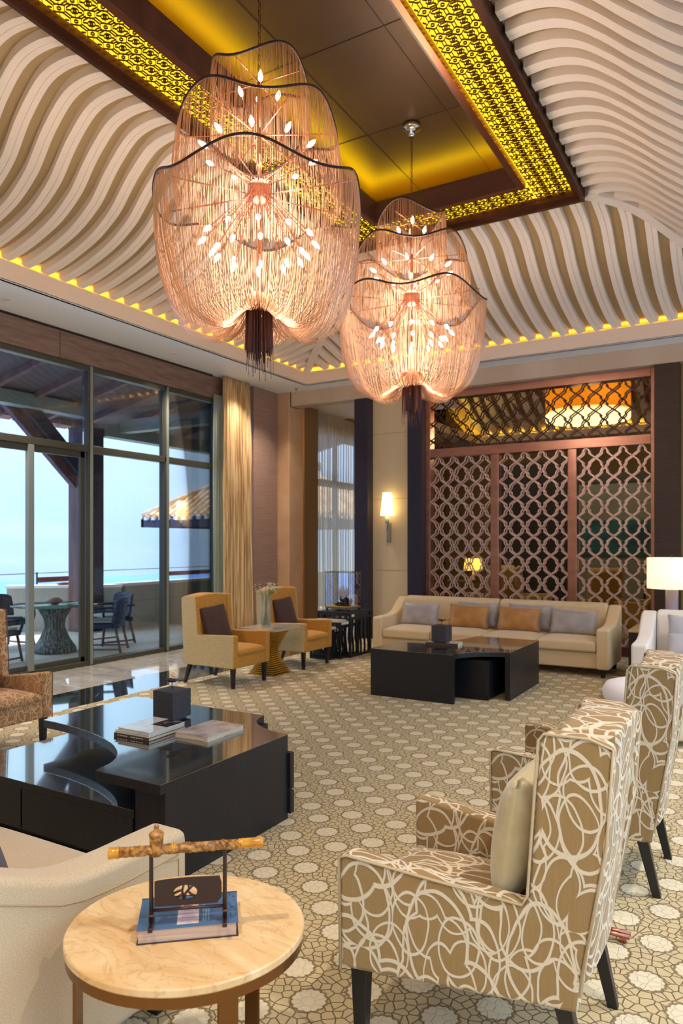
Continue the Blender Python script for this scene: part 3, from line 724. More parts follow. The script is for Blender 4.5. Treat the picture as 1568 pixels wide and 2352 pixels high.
# ---- curtains
def curtain(name, x, y0, y1, z0, z1, m, label, folds=9, amp=.035, seed=1, flare=0):
    rnd = random.Random(seed); n = folds*10; ph = [rnd.uniform(.7, 1.4) for _ in range(folds+2)]
    V, F = [], []; rows = 14
    cum = [0]
    for i in range(n): cum.append(cum[-1]+ph[int(i/10)])
    for r in range(rows+1):
        v = r/rows; z = z0+(z1-z0)*v; g = 1+flare*(1-v)**.6
        for i in range(n+1):
            u = cum[i]/cum[-1]; a = 2*PI*i/10
            aa = amp*(.75+.25*math.sin(5*u+seed))*(1.1-.25*v)
            V.append((x+aa*math.sin(a)+.01*math.sin(a*2.3+v*3), y0+(y1-y0)*u*g+.012*math.cos(a)+.01*math.sin(v*6+u*9), z))
    for r in range(rows):
        for i in range(n): a = r*(n+1)+i; F.append((a, a+1, a+n+2, a+n+1))
    me = bpy.data.meshes.new(name); me.from_pydata(V, [], F)
    o = finish(name, me, m, None, smooth=True)
    if not m.name.startswith('sheer'): s_ = o.modifiers.new('s', 'SOLIDIFY'); s_.thickness = .004
    tag(o, label, 'curtain'); return o
curtain('gold_curtain', -7.46, 9.0, 9.66, .03, ZS-.01, M_curtain, 'gold striped full-height curtain gathered at the end of the window wall', 9, .04, 3, flare=.22)
curtain('voile_curtain', -7.53, 8.86, 9.10, .03, 3.98, M_sheergrey, 'pale grey sheer curtain gathered beside the gold curtain', 6, .022, 5, flare=.0)
curtain('voile_curtain', -7.55, 11.9, 16.1, .03, 4.19, M_sheer, 'long beige sheer curtain drawn across the window past the dark column', 40, .035, 8)
nk = struct(empty('window_3', (0, 0, 0)))
for y in (11.9, 13.1, 14.6, 16.1): box('mullion', -7.86, -7.78, y-.04, y+.04, 0, 4.2, M_frame, nk)
box('transom', -7.86, -7.78, 11.9, 16.1, 2.78, 2.92, M_frame, nk)
box('upper_blind', -7.80, -7.77, 11.9, 16.1, 3.75, 4.2, M_header, nk)

# ---- small ceiling fittings
def downlight(x, y, z, label, e=18):
    t = empty('ceiling_downlight', (x, y, z), 0, label, 'downlight', 'recessed downlights in the soffit')
    lathe('trim_ring', [(.035, -.004), (.05, -.006), (.052, 0)], mat('white_trim', '#e8e8e4', .4), t, 20)
    lathe('lens', [(0, -.002), (.034, -.002)], emis('downlight_lens', '#fff2d8', 2) if 'dl' not in MATS else MATS['dl'], t, 16)
    if e: spot('downlight_beam', (x, y, z-.02), e*2.5, (1, .88, .74), None, 1.7, .05)
MATS['dl'] = emis('downlight_lens', '#fff2d8', 2)
downlight(-7.2, 7.6, ZS, 'small recessed downlight in the soffit over the windows', 50)
for (x, y) in ((-7.1, 9.25), (-6.85, 9.95)): downlight(x, y, ZS, 'recessed downlight in the soffit corner %s' % ('over the gold curtain' if y < 9.5 else 'over the taupe pilaster'), 24)  # lamps added to brighten the curtain and the dark wall corner
for (x, y) in ((-7.2, 5.0), (-7.2, 2.4)): downlight(x, y, ZS, 'recessed downlight in the window soffit, %s from the far one' % ('next' if y > 4 else 'second'), 50)
def sprinkler(x, y, z, label):
    t = lathe('sprinkler_head', [(.03, 0), (.03, -.008), (.01, -.012), (.008, -.035), (.02, -.04), (0, -.042)], M_steel, None, 12, loc=(x, y, z)); tag(t, label, 'sprinkler')
sprinkler(-7.0, 10.42, ZS, 'sprinkler head on the soffit above the taupe pilaster')
sprinkler(-6.55, 12.1, 4.2, 'sprinkler head on the nook ceiling by the navy column')

# ================================================================== OUTDOORS
M_stone = mat('terrace_stone', '#c4c0b4', .7, noise=((.8, .8, .8), '#d0ccc0', .4, .7))
terr = struct(empty('terrace', (0, 0, 0)))
tm = None
for i in range(5):
    for j in range(14):
        if tm is None: tm = box('paving_slab', 0, .89, 0, 1.19, -.08, -.02, M_stone, terr, bevel=.004, seg=1); q = tm
        else: q = tm.copy(); COL.objects.link(q)
        q.location = (-8.7-.9*i+.0, -1+1.2*j, 0)
struct(box('terrace_base', -13.5, -7.75, -3, 17, -.5, -.08, mat('terrace_joint', '#77736a', .9)))
M_parapet = mat('parapet_render', '#b4b2a8', .7, noise=((.9, .9, .9), '#a6a59b', .4, .7))
M_cop = mat('parapet_coping', '#f0f0ea', .6)  # white stands for sunlight on the top of the wall
def parapet(ax, ay, bx, by, h):
    L = math.hypot(bx-ax, by-ay); r = math.atan2(by-ay, bx-ax)
    p = struct(empty('parapet', (ax, ay, 0), r))
    box('parapet_wall', 0, L, 0, .25, -.1, h, M_parapet, p); box('coping', -.02, L+.02, -.03, .30, h, h+.05, M_cop, p)
    k = 1
    while k*1.6 < L: box('panel_joint', k*1.6, k*1.6+.012, -.003, 0, 0, h, mat('joint_dark', '#8a8880', .8), p); k += 1
    box('panel_joint', 0, L, -.003, 0, .5, .508, MATS['joint_dark'], p)
parapet(-10.45, 9.75, -10.45, 17, .80)
parapet(-11.95, 8.3, -10.45, 9.65, .78)
# timber post, brace and porch roof
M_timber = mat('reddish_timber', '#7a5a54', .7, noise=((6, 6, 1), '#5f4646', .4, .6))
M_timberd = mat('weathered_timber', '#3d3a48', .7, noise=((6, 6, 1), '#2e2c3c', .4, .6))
po = empty('porch_post', (-10.89, 9.2, 0), 0, 'square timber porch post with a diagonal brace beyond the glass', 'post')
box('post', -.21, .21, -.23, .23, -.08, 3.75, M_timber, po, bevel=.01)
box('post_cladding', .212, .222, -.22, .22, -.05, 3.75, M_timberd, po)  # thin slab giving this face of the post a darker colour
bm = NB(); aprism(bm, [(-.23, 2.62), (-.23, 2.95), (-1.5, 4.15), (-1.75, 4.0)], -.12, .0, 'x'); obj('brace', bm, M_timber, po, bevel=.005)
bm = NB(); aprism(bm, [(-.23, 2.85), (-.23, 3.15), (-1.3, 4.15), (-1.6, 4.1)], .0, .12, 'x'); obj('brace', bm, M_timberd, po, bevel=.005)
M_beamg = mat('porch_beam_paint', '#8c9a8e', .6)
M_dsof = mat('porch_ceiling_boards', '#4a4850', .7, noise=((1, 12, 1), '#5a4a4a', .4, .6))
porch = struct(empty('porch_roof', (0, 0, 0)))
box('eave_beam', -10.85, -10.6, 9.45, 17, 3.62, 3.85, M_beamg, porch); box('eave_beam', -10.85, -10.6, -3, 9.0, 3.9, 4.12, M_beamg, porch)
box('cross_beam', -10.6, -7.95, 9.75, 9.95, 3.72, 3.95, M_beamg, porch)
box('cross_beam', -10.6, -7.95, 12.7, 12.9, 3.72, 3.95, M_beamg, porch); box('cross_beam', -10.6, -7.95, 5.6, 5.8, 4.2, 4.4, M_beamg, porch)
bm = NB(); aprism(bm, [(-7.9, 4.75), (-11.6, 3.95), (-11.6, 4.02), (-7.9, 4.9)], -3, 17, 'y'); obj('ceiling_board', bm, M_dsof, porch)
for k in range(24):
    y = -2.9+k*.83; bm = NB(); aprism(bm, [(-7.9, 4.62), (-11.5, 3.88), (-11.5, 3.97), (-7.9, 4.76)], y, y+.09, 'y'); obj('rafter', bm, M_timber, porch)
for k in range(66):
    y = -2.9+k*.3; bm = NB(); aprism(bm, [(-11.45, 3.86), (-11.65, 3.82), (-11.65, 3.9), (-11.45, 3.96)], y, y+.24, 'y'); obj('eave_tile', bm, mat('porch_tile', '#9a7264', .7), porch)
# hand rail line with posts; red boards stand in for director chair slings
M_railm = mat('rail_metal', '#2c3a40', .4, metal=.5)
rl = empty('hand_rail', (-11.9, 7, 0), 0, 'thin dark rail line on posts with maroon boards above the parapet', 'railing')
tube('rail', [(0, -2.5, 1.04), (0, 9, 1.04)], .008, M_railm, rl, 6)
for y in (1.9, 3.1, 5.35, 7.1, 8.4): tube('rail_post', [(0, y, .0), (0, y, 1.06)], .018, M_railm, rl, 6)
mr_ = mat('maroon_board', '#6a2c34', .7)
for a, b in ((1.9, 3.1), (5.35, 7.1)): box('rail_board', -.02, .02, a, b, .86, .96, mr_, rl)
tag(lathe('driftwood_cluster', [(0, 0), (.1, 0), (.16, .02), (.05, .05), (0, .05)], mr_, None, 9, loc=(-11.35, 9.1, .83)), 'small red plant cluster lying on the parapet top', 'plant')
# sea
sea = struct(box('sea', -276, -14, -300, 330, -14.5, -14.4, mat('sea_water', '#2f7ee0', .5, noise=((.1, .1, .1), '#2a72d0', .4, .6))))
# pavilion roof: hipped clay tiles
pv = empty('pavilion', (-15.2, 21.5, .12), 0, 'distant pavilion with orange clay tiled hip roof and dark eaves', 'pavilion')
M_tile = mat('clay_tile', '#d89a5a', .7, noise=((3, 3, 3), '#f0d8b8', .4, .6))
Hx, Hy, zE, zA = 3.4, 3.4, 2.35, 4.5
for d in range(4):
    Rm = Matrix.Rotation(d*PI/2, 4, 'Z'); V = []; F = []
    rows = 9
    for r in range(rows):
        for hgt in (0, 1):
            f0 = r/rows if hgt == 0 else (r+1)/rows
            w = Hx*(1-f0)
            z = zE+(zA-zE)*f0+(.06 if hgt == 0 else .0)
            for s in (-1, 1): V.append(Rm @ Vector((s*w, -Hx*(1-f0), z)))
        n = 4*r; F.append((n, n+1, n+3, n+2))
        if r: F.append((n, n+1, n-1, n-2))
    bm = NB(); vs = [bm.verts.new(v) for v in V]
    for f in F: bm.faces.new([vs[i] for i in f])
    obj('roof_slope', bm, M_tile, pv)
    bm = NB()
    for k in range(24):
        x = -Hx+.14+k*2*Hx/24; f1 = 1-abs(x)/Hx
        atube(bm, [Rm @ Vector((x, -Hx, zE+.08)), Rm @ Vector((x, -Hx*(1-f1), zE+(zA-zE)*f1+.06))], .075, 6)
    obj('roof_tile', bm, M_tile, pv)['kind'] = 'stuff'
    bm = NB(); abox(bm, -Hx-.02, Hx+.02, -Hx-.02, -Hx+.1, zE-.3, zE-.02, Rm); obj('eave_board', bm, M_timberd, pv)
    bm = NB()
    for k in range(20):
        x = -Hx+.2+k*2*Hx/20; abox(bm, x, x+.12, -Hx-.1, -Hx+.0, zE-.06, zE+.05, Rm)
    obj('eave_tile', bm, mat('white_eave_tile', '#e8e2dc', .6), pv)['kind'] = 'stuff'
    bm = NB(); atube(bm, [Rm @ Vector((-Hx, -Hx, zE+.1)), Rm @ Vector((0, 0, zA+.08))], .11, 8); obj('ridge_tile', bm, M_tile, pv, smooth=True)
box('pavilion_soffit', -Hx, Hx, -Hx, Hx, zE-.2, zE-.15, M_timberd, pv)
for sx_ in (-2.6, 2.4):
    for sy_ in (2.4,): box('pavilion_post', sx_, sx_+.2, sy_, sy_+.2, -6, zE-.2, M_timberd, pv)
struct(box('ground_garden', -60, -12.5, 16, 60, -6.2, -6, mat('garden', '#b8b4a0', .9)))
tag(box('low_block', -14.2, -12.6, 28, 31, -6, .7, mat('pale_block', '#e4e6e6', .8)), 'low pale building far beyond the parapet below the pavilion', 'building')

# terrace table and woven chairs
M_weave = mat('navy_wicker', '#1d2a44', .6, noise=((60, 60, 60), '#41506c', .45, .55), bump=((60, 60, 60), 1, .01))
M_seatcush = mat('grey_cushion', '#a8b0ac', .8)
tt = empty('terrace_table', (-9.15, 7.15, -.02), 0, 'round glass-topped terrace table on a flared woven base', 'table')
lathe('table_top', [(0, .70), (.62, .70), (.62, .715), (0, .715)], glass_mat('green_glass', (.5, .72, .68), 1.0), tt, 40)
lathe('table_base', [(.3, 0), (.31, .06), (.2, .22), (.13, .38), (.14, .5), (.24, .69)], mat('woven_base', '#38424c', .6, noise=((40, 40, 4), '#8a9490', .45, .6)), tt, 26)
bm = NB()
for k in range(22):
    a = 2*PI*k/22; atube(bm, [(r*math.cos(a), r*math.sin(a), z) for r, z in ((.31, .02), (.2, .22), (.135, .38), (.15, .5), (.25, .69))], .007, 5)
obj('base_reeds', bm, mat('reed', '#7c8286', .6), tt, smooth=True)['kind'] = 'stuff'
tag(lathe('table_bowl', [(0, 0), (.05, 0), (.12, .05), (.10, .07), (.06, .1), (0, .1)], mat('brown_bowl', '#8a6a66', .6), None, 16, loc=(-9.15, 7.15, .697)), 'small brown bowl in the middle of the terrace table', 'bowl')
def wicker_chair(loc, rz, label):
    t = empty('wicker_chair', loc, rz, label, 'chair', 'woven armchairs around the terrace table')
    # front is +x
    V, F = [], []
    n, m_ = 14, 8
    for j in range(m_+1):
        v = j/m_; z = .40+.42*v
        for i in range(n+1):
            a = -1+2*i/n; y = a*(.27+.03*v)*(1-.1*v**3); x = -.25-.07*v+.09*abs(a)**3
            V.append((x, y, z-(.04*abs(a)**6*v)))
    for j in range(m_):
        for i in range(n): k = j*(n+1)+i; F.append((k, k+1, k+n+2, k+n+1))
    o = pyobj('woven_back', V, F, M_weave, t, smooth=True); s_ = o.modifiers.new('s', 'SOLIDIFY'); s_.thickness = .03
    puff('seat', -.27, .27, -.27, .27, .36, .44, M_weave, t, .01, .02, 4)
    puff('seat_cushion', -.22, .25, -.23, .23, .44, .49, M_seatcush, t, .02, .015, 6)
    for s in (-1, 1):
        tube('armrest', [(-.28, s*.28, .62), (.0, s*.31, .62), (.25, s*.29, .60), (.27, s*.28, .5), (.24, s*.27, .40)], .02, M_weave, t, 8)
        tube('leg', [(.22, s*.24, .37), (.28, s*.27, .0)], .019, M_timber, t, 8); tube('leg', [(-.22, s*.24, .37), (-.30, s*.27, .0)], .019, M_timber, t, 8)
        tube('stretcher', [(.27, s*.265, .05), (-.29, s*.265, .05)], .014, M_timber, t, 6)
    return t
wicker_chair((-8.62, 7.62, -.02), PI+.62, 'woven navy terrace chair with its back to the glass, right of the table')
wicker_chair((-9.2, 8.25, -.02), PI+1.35, 'woven terrace chair with a pale back cushion behind the right-hand one')
wicker_chair((-9.05, 6.05, -.02), 1.75, 'woven terrace chair at the left edge of the picture')
wicker_chair((-10.2, 7.1, -.02), .1, 'woven terrace chair on the sea side of the glass table')

# ================================================================== CHANDELIERS
def chandelier(x, y):
    zt = 5.75
    t = empty('chandelier', (x, y, zt), 0, 'large rose gold chain chandelier of three tiers nearest the viewer', 'chandelier', 'chain chandeliers')
    rnd = random.Random(4)
    tiers = [  # ring radius, ring z, wave amp, waves, phase, strands, profile (r, z relative)
        ('bowl_chains', .71, 3.98, .060, 5, .4, 560, [(0, 0), (-.010, -.25), (-.032, -.48), (-.08, -.70), (-.155, -.87), (-.27, -.98), (-.40, -1.01), (-.50, -.97), (-.575, -.88), (-.615, -.79)]),
        ('middle_chains', .53, 4.48, .065, 4, 1.9, 400, [(0, 0), (.02, -.15), (.035, -.35), (.03, -.55)]),
        ('crown_chains', .325, 4.83, .06, 3, 2.4, 240, [(0, 0), (.01, -.15), (.015, -.42)])]
    for nm, R, z, amp, nw, ph, ns, pf in tiers:
        f_r = crom([(i/(len(pf)-1), p[0]) for i, p in enumerate(pf)]); f_z = crom([(i/(len(pf)-1), p[1]) for i, p in enumerate(pf)])
        K = 22 if nm == 'bowl_chains' else 7
        V, F = [], []
        for s in range(ns):
            a = 2*PI*(s+rnd.uniform(-.35, .35))/ns; zr = amp*math.sin(nw*a+ph); rr = R*(1+.03*math.cos(nw*a+ph+.8)); jit = rnd.uniform(-.018, .018); jr = rnd.uniform(-.012, .012)
            w = rnd.uniform(.0010, .0019); sw = rnd.uniform(-.05, .05)
            ln = 1+(rnd.uniform(-.04, .03) if K == 7 else 0)
            for k in range(K+1):
                u = k/K; r = rr+f_r(u)+jr*math.sin(PI*u)+(.012*math.sin(11*a+3)*u*(1-u)*4 if K > 7 else 0); zz_ = f_z(u)*ln*(.92 if K > 7 else 1)
                zz_ = zr*(1-u)+zz_ + jit*math.sin(PI*u) + (.16*(.5+.5*math.cos(2*(a+.93)))**2*max(0, u-.35)**1.2*1.7*(1-max(0, u-.85)*4) if K > 7 else 0)
                aa = a+(sw*u*u*(1.2 if K > 7 else .1)); c, s_ = math.cos(aa), math.sin(aa)
                p = Vector((r*c, r*s_, z+zz_-zt))
                V += [tuple(p+Vector((-s_*w, c*w, 0))), tuple(p+Vector((s_*w, -c*w, 0))), tuple(p+Vector((c*w*1.4, s_*w*1.4, w*.5)))]
            b = s*(K+1)*3
            for k in range(K):
                for q in range(3): F.append((b+3*k+q, b+3*k+(q+1) % 3, b+3*k+3+(q+1) % 3, b+3*k+3+q))
        o = pyobj(nm, V, F, M_chain, t); o['kind'] = 'stuff'
        tube(nm.split('_')[0]+'_ring', [((R*(1+.03*math.cos(nw*a+ph+.8)))*math.cos(a), (R*(1+.03*math.cos(nw*a+ph+.8)))*math.sin(a), z+amp*math.sin(nw*a+ph)-zt) for a in [2*PI*i/96 for i in range(96)]], .009, mat('dark_ring', '#3a2826', .4, metal=.6), t, 6, closed=True)
    # tassel
    V, F = [], []
    for s in range(260):
        a = rnd.uniform(0, 2*PI); r = .09*math.sqrt(rnd.random()*.6+.4); b = len(V); z0, z1 = 3.27+rnd.uniform(-.03, .02), 2.95-rnd.choice((0, .03, .06, .1, .2))*rnd.random()-.01
        c, s_ = math.cos(a), math.sin(a); w = .0022
        for k in range(4):
            zz_ = z0+(z1-z0)*k/3; rr = r*(1+.1*k/3)
            V += [(rr*c-s_*w, rr*s_+c*w, zz_-zt), (rr*c+s_*w, rr*s_-c*w, zz_-zt), (rr*c+c*w, rr*s_+s_*w, zz_-zt)]
        for k in range(3):
            for q in range(3): F.append((b+3*k+q, b+3*k+(q+1) % 3, b+3*k+3+(q+1) % 3, b+3*k+3+q))
    o = pyobj('tassel', V, F, M_chaindark, t); o['kind'] = 'stuff'
    lathe('collar', [(.095, 3.24-zt), (.105, 3.22-zt), (.105, 3.28-zt), (.09, 3.29-zt)], M_rosegold, t, 24)
    tube('stem', [(0, 0, 4.8-zt), (0, 0, 3.6-zt)], .014, M_rosegold, t)
    lathe('hub', [(0, 4.12-zt), (.05, 4.1-zt), (.085, 4.06-zt), (.085, 4.0-zt), (.05, 3.95-zt), (0, 3.94-zt)], M_rosegold, t, 20)
    for nm, R, z, nspoke, ph in (('spoke', .70, 4.0, 8, .2), ('spoke', .52, 4.42, 6, .5), ('spoke', .31, 4.78, 4, .1)):
        for k in range(nspoke):
            a = 2*PI*k/nspoke+ph; tube(nm, [(0, 0, z-.0-zt), (R*math.cos(a), R*math.sin(a), z-zt)], .005, M_rosegold, t, 5)
    bulb_me = None; arms = []
    for k in range(12): arms.append((2*PI*k/12+.1, .37, 3.70, 4.03))
    for k in range(10): arms.append((2*PI*k/10+.35, .29, 3.62, 4.0))
    for k in range(10): arms.append((2*PI*k/10+.2, .36, 4.28, 4.1))
    for k in range(4): arms.append((2*PI*k/4+.7, .12, 4.68+.04*(k % 2), 4.45))
    for (a, r, z, zh) in arms:
        c, s_ = math.cos(a), math.sin(a)
        tube('arm', [(.05*c, .05*s_, zh-zt), (r*c, r*s_, z-zt)], .0045, M_rosegold, t, 5)
        d = Vector((r*c-.05*c, r*s_-.05*s_, z-zh)).normalized()
        if bulb_me is None:
            b = lathe('bulb', [(0, -.01), (.010, 0), (.017, .02), (.016, .035), (.009, .055), (0, .07)], M_bulb, t, 8); bulb_me = b
        else:
            b = bulb_me.copy(); COL.objects.link(b)
        b.location = (r*c, r*s_, z-zt); b.rotation_euler = d.to_track_quat('Z', 'Y').to_euler()
    # hanging chain: interlocking links
    bm = NB(); z = 4.8; k = 0
    while z < 5.66:
        lk = []
        for i in range(10):
            a = 2*PI*i/10; p = (.010*math.cos(a), 0, .024*math.sin(a)) if k % 2 else (0, .010*math.cos(a), .024*math.sin(a)); lk.append((p[0], p[1], p[2]+z-zt))
        atube(bm, lk, .0032, 4, closed=True); z += .038; k += 1
    obj('hanging_chain', bm, mat('chain_link', '#6a4638', .3, metal=.9), t, smooth=True)
    lathe('canopy', [(.0, -.12), (.03, -.12), (.035, -.08), (.05, -.06), (.085, -.05), (.09, -.03), (.085, 0), (.0, 0)], M_steel, t, 28)
    point('chandelier_light', (0, 0, 3.75-zt), 26, (1, .86, .70), .30, t)
    point('chandelier_light', (0, 0, 4.3-zt), 20, (1, .86, .70), .25, t)
    return t
ch1 = chandelier(-3.0, 4.01)
ch2 = copy_tree(ch1); ch2.location = (-3.0, 6.51, 5.75); ch2.rotation_euler = (0, 0, PI-.2)
ch2['label'] = 'second rose gold chain chandelier, hanging farther away in front of the screen wall'

# ================================================================== FURNITURE
def tapered_leg(name, par, x, y, zt_, top=.045, bot=.028, kick=(0, 0), m=M_blackleg, z0=.0):
    bm = NB(); a, b = top/2, bot/2
    T = [bm.verts.new((x+i*a, y+j*a, zt_)) for i, j in ((-1, -1), (1, -1), (1, 1), (-1, 1))]; B = [bm.verts.new((x+kick[0]+i*b, y+kick[1]+j*b, z0)) for i, j in ((-1, -1), (1, -1), (1, 1), (-1, 1))]
    bm.faces.new(T); bm.faces.new(B[::-1])
    for i in range(4): bm.faces.new((T[i], B[i], B[(i+1) % 4], T[(i+1) % 4]))
    return obj(name, bm, m, par, bevel=.003)

def wing_chair(loc, rz, label, m_in, m_out=None, W=.62, D=.72, zb=.25, za=.62, zt=1.06, seat=.47, group=None, name='wing_chair', piping=None, slope=.07, cat='armchair', taper=.06, lean=.035, wf=.175, skew=0, kick=.085):
    """upholstered chair, front along +x, origin on the floor below the middle"""
    m_out = m_out or m_in
    t = empty(name, loc, rz, label, cat, group)
    f, b, h = D/2, -D/2, W/2
    side = [(f, zb), (f+.005, za-.01), (f-.02, za), (b+wf+.045, za-slope), (b+wf+.03, za-slope+.03), (b+wf, zt-.02), (b+wf-.015, zt), (b+.02-lean*.5, zt-.005), (b-lean, zt-.03), (b-lean*.8, zt-.3), (b, zb+.1), (b+.01, zb)]
    for s in (-1, 1):
        y0, y1 = (h-.075, h) if s > 0 else (-h, -h+.075)
        o = prism('side_panel', side, y0, y1, m_in, t, bevel=.016, seg=3)
        if m_out is not m_in:
            so = [(p[0]*.985-.004, zb+.006+(p[1]-zb)*.985) for p in side]
            yo = (h-.004, h+.006) if s > 0 else (-h-.006, -h+.004)
            prism('outer_cover', so, yo[0], yo[1], m_out, t, bevel=.004)
        if piping:
            tube('piping', [(p[0]*.992, s*(h+.001), p[1]-.004) for p in side[:11]], .0045, piping, t, 6)
    box('seat_rail', b+.06, f-.012, -h+.07, h-.07, zb, zb+.14, m_in, t, bevel=.012)
    puff('seat_cushion', b+wf+.02, f+.01, -h+.078, h-.078, zb+.13, seat, m_in, t, .035, .03)
    # back slab with arched top
    n = 12; V = []; bm = NB(); rows = []
    for j in range(9):
        v = j/8; row = []
        for i in range(n+1):
            u = -1+2*i/n; y = u*(h-.07); top = zt+.02*(1-u*u)-.006
            z = zb+.05+(top-zb-.05)*v
            row.append((y, z, v, u))
        rows.append(row)
    fr = [[bm.verts.new((b+wf+.015-(lean*.6+.0)*v-.0+.025*(1-u*u)*(1-v), y, z)) for (y, z, v, u) in r] for r in rows]
    bk = [[bm.verts.new((b+.0-lean*v-.012*(1-u*u), y, z)) for (y, z, v, u) in r] for r in rows]
    for G in (fr, bk):
        for j in range(8):
            for i in range(n): bm.faces.new((G[j][i], G[j][i+1], G[j+1][i+1], G[j+1][i]))
    for i in range(n):
        bm.faces.new((fr[8][i], fr[8][i+1], bk[8][i+1], bk[8][i])); bm.faces.new((fr[0][i], fr[0][i+1], bk[0][i+1], bk[0][i]))
    for j in range(8):
        for i in (0, n): bm.faces.new((fr[j][i], fr[j+1][i], bk[j+1][i], bk[j][i]))
    obj('backrest', bm, m_in, t, bevel=.02, seg=3)
    if m_out is not m_in:
        prism('outer_cover', [(b-.008, zb), (b-.043, zt-.02), (b-.038, zt-.02), (b, zb)], -h+.01, h-.01, m_out, t)
    for s in (-1, 1):
        tapered_leg('leg', t, f-.05, s*(h-.045), zb+.01, .05, .034)
        tapered_leg('leg', t, b+.06, s*(h-.05), zb+.01, .048, .034, (-kick, 0))
    for ch in t.children:
        if taper and ch.type == 'MESH':
            for v in ch.data.vertices: q = min(1.2, max(0, (f-v.co.x)/D)); v.co.y = v.co.y*(1-taper*q)+skew*q
    return t
M_pip = mat('scribble_piping', '#bda888', .7)
# the three loop-patterned chairs (local +x = facing direction)
HEAD = math.pi
c1 = wing_chair((-.797, 2.285, .012), HEAD, 'tan wing chair with raised ivory loops nearest the viewer, champagne cushion in it', M_scrib, group='loop patterned wing chairs', piping=M_pip, W=.65, D=.71, taper=.17, lean=.085, wf=.115, skew=-.09, kick=.06, za=.612, zt=1.045)
c2 = wing_chair((-.765, 3.65, .012), math.pi, 'tan wing chair with raised ivory loops behind the nearest one at the right edge', M_scrib, group='loop patterned wing chairs', piping=M_pip, W=.65, D=.71, taper=.17, lean=.085, wf=.115, skew=-.09, kick=.06, za=.612, zt=1.045)
c3 = wing_chair((-5.11, 3.36, .012), 0, 'copper toned loop patterned wing chair cut by the left edge of the picture', M_scrib2, group='loop patterned wing chairs', W=.66, piping=mat('copper_piping', '#7a5636', .7), za=.60)
# amber chairs
for y, lb in ((6.49, 'amber velvet wing chair nearest the windows, brown square cushion on it'), (7.89, 'amber velvet wing chair beside the nesting tables, brown square cushion on it')):
    wing_chair((-5.32, y, .012), 0, lb, M_amber, M_amberout, W=.66, D=.74, zb=.22, za=.585, zt=1.0, seat=.45, group='amber wing chairs', name='amber_chair', slope=.02)
def put_pillow(name, loc, rz, tilt, w, h, t, m, label, group=None, cat='cushion', roll=0):
    p = pillow(name, w, h, t, m); p.location = loc
    p.rotation_euler = (Matrix.Rotation(rz, 4, 'Z') @ Matrix.Rotation(-tilt, 4, 'Y') @ Matrix.Rotation(roll, 4, 'X')).to_euler()
    tag(p, label, cat, group); return p
put_pillow('square_pillow', (-5.42, 6.50, .47), 0, .25, .46, .44, .14, M_brown, 'dark brown square cushion leaning on the amber chair nearest the windows', 'brown square cushions', roll=.08)
put_pillow('square_pillow', (-5.42, 7.90, .47), 0, .25, .46, .44, .14, M_brown, 'dark brown square cushion leaning on the amber chair by the nesting tables', 'brown square cushions', roll=.08)
put_pillow('satin_pillow', (-.70, 2.335, .478), math.pi, .16, .42, .42, .17, M_sage, 'champagne satin cushion standing in the nearest loop patterned wing chair')
put_pillow('satin_pillow', (-5.2, 3.36, .475), 0, .2, .42, .42, .14, mat('peach_satin', '#e0b27a', .5), 'peach cushion in the copper wing chair at the left edge')

# ---- sofas
def sofa(loc, rz, L, label, m, ncush=4, halves=2, D=.9, hback=.82, harm=.58, group=None, panel=False, mpip=M_piping):
    """front faces -y locally, x runs 0..L"""
    t = empty('sofa', loc, rz, label, 'sofa', group)
    box('base', .14, L-.14, .05, D-.05, .10, .30, m, t, bevel=.02, seg=3)
    sl = crom([(0, harm-.012), (.03, harm), (.3, harm+.003), (.48, harm+.02), (.62, harm+.075), (.78, hback-.04), (D, hback)])
    prof_ = [(0.0, .10)]+[(y, sl(y)) for y in (0, .03, .15, .28, .36, .44, .52, .60, .68, .76, .84, D-.02)]+[(D, hback-.04), (D-.03, .10)]
    for x0 in (0, L-.15):
        prism('armrest', prof_, x0, x0+.15, m, t, axis='x', bevel=.028, seg=3)
        if panel:
            xs = x0-.001 if x0 == 0 else x0+.151
            tube('piping', [(xs, y, sl(y)-.075) for y in (.05, .15, .28, .36, .44, .52, .60, .68, .76, .84)], .0025, mpip, t, 6)
            tube('piping', [(xs, .05, .16), (xs, .05, harm-.09), (xs, .12, harm-.075)], .0025, mpip, t, 6)
    hb = (L-.30)/halves
    for k in range(halves):
        x0 = .15+k*hb; x1 = x0+hb
        puffy = [(D-.24, .30), (D-.02, .30), (D, hback-.02), (D-.04, hback+.01), (D-.10, hback+.012), (D-.16, hback-.02)]
        prism('backrest', puffy, x0+.004, x1-.004, m, t, axis='x', bevel=.035, seg=4)
    cb = (L-.30)/ncush
    for k in range(ncush):
        puff('seat_cushion', .15+k*cb+.004, .15+(k+1)*cb-.004, .0, D-.2, .30, .455, m, t, .03, .03)
    for x in (.08, L-.08):
        for y in (.07, D-.08): tapered_leg('leg', t, x, y, .105, .06, .045)
    return t
sofa((-4.68, 8.85, .012), 0, 3.13, 'long cream sofa in front of the copper lattice screen', M_sofafar, 4, 2, group=None)
pil = [(-4.17, M_silver, 'silver grey oblong cushion at the left end of the long cream sofa'), (-3.45, M_gold, 'gold satin oblong cushion left of the middle of the long cream sofa'), (-2.76, M_gold, 'gold satin oblong cushion right of the middle of the long cream sofa'), (-2.06, M_silver, 'silver grey oblong cushion at the right end of the long cream sofa')]
for x, m, lb in pil:
    put_pillow('oblong_pillow', (x, 9.28, .46), PI/2, -.28, .58, .32, .14, m, lb, 'oblong satin cushions', roll=.02)
for x, lb in ((-3.38, 'grey cushion tucked behind the left gold cushion'), (-2.66, 'grey cushion tucked behind the right gold cushion')):
    put_pillow('oblong_pillow', (x, 9.44, .47), PI/2, -.28, .58, .34, .12, M_silver, lb, 'oblong satin cushions')
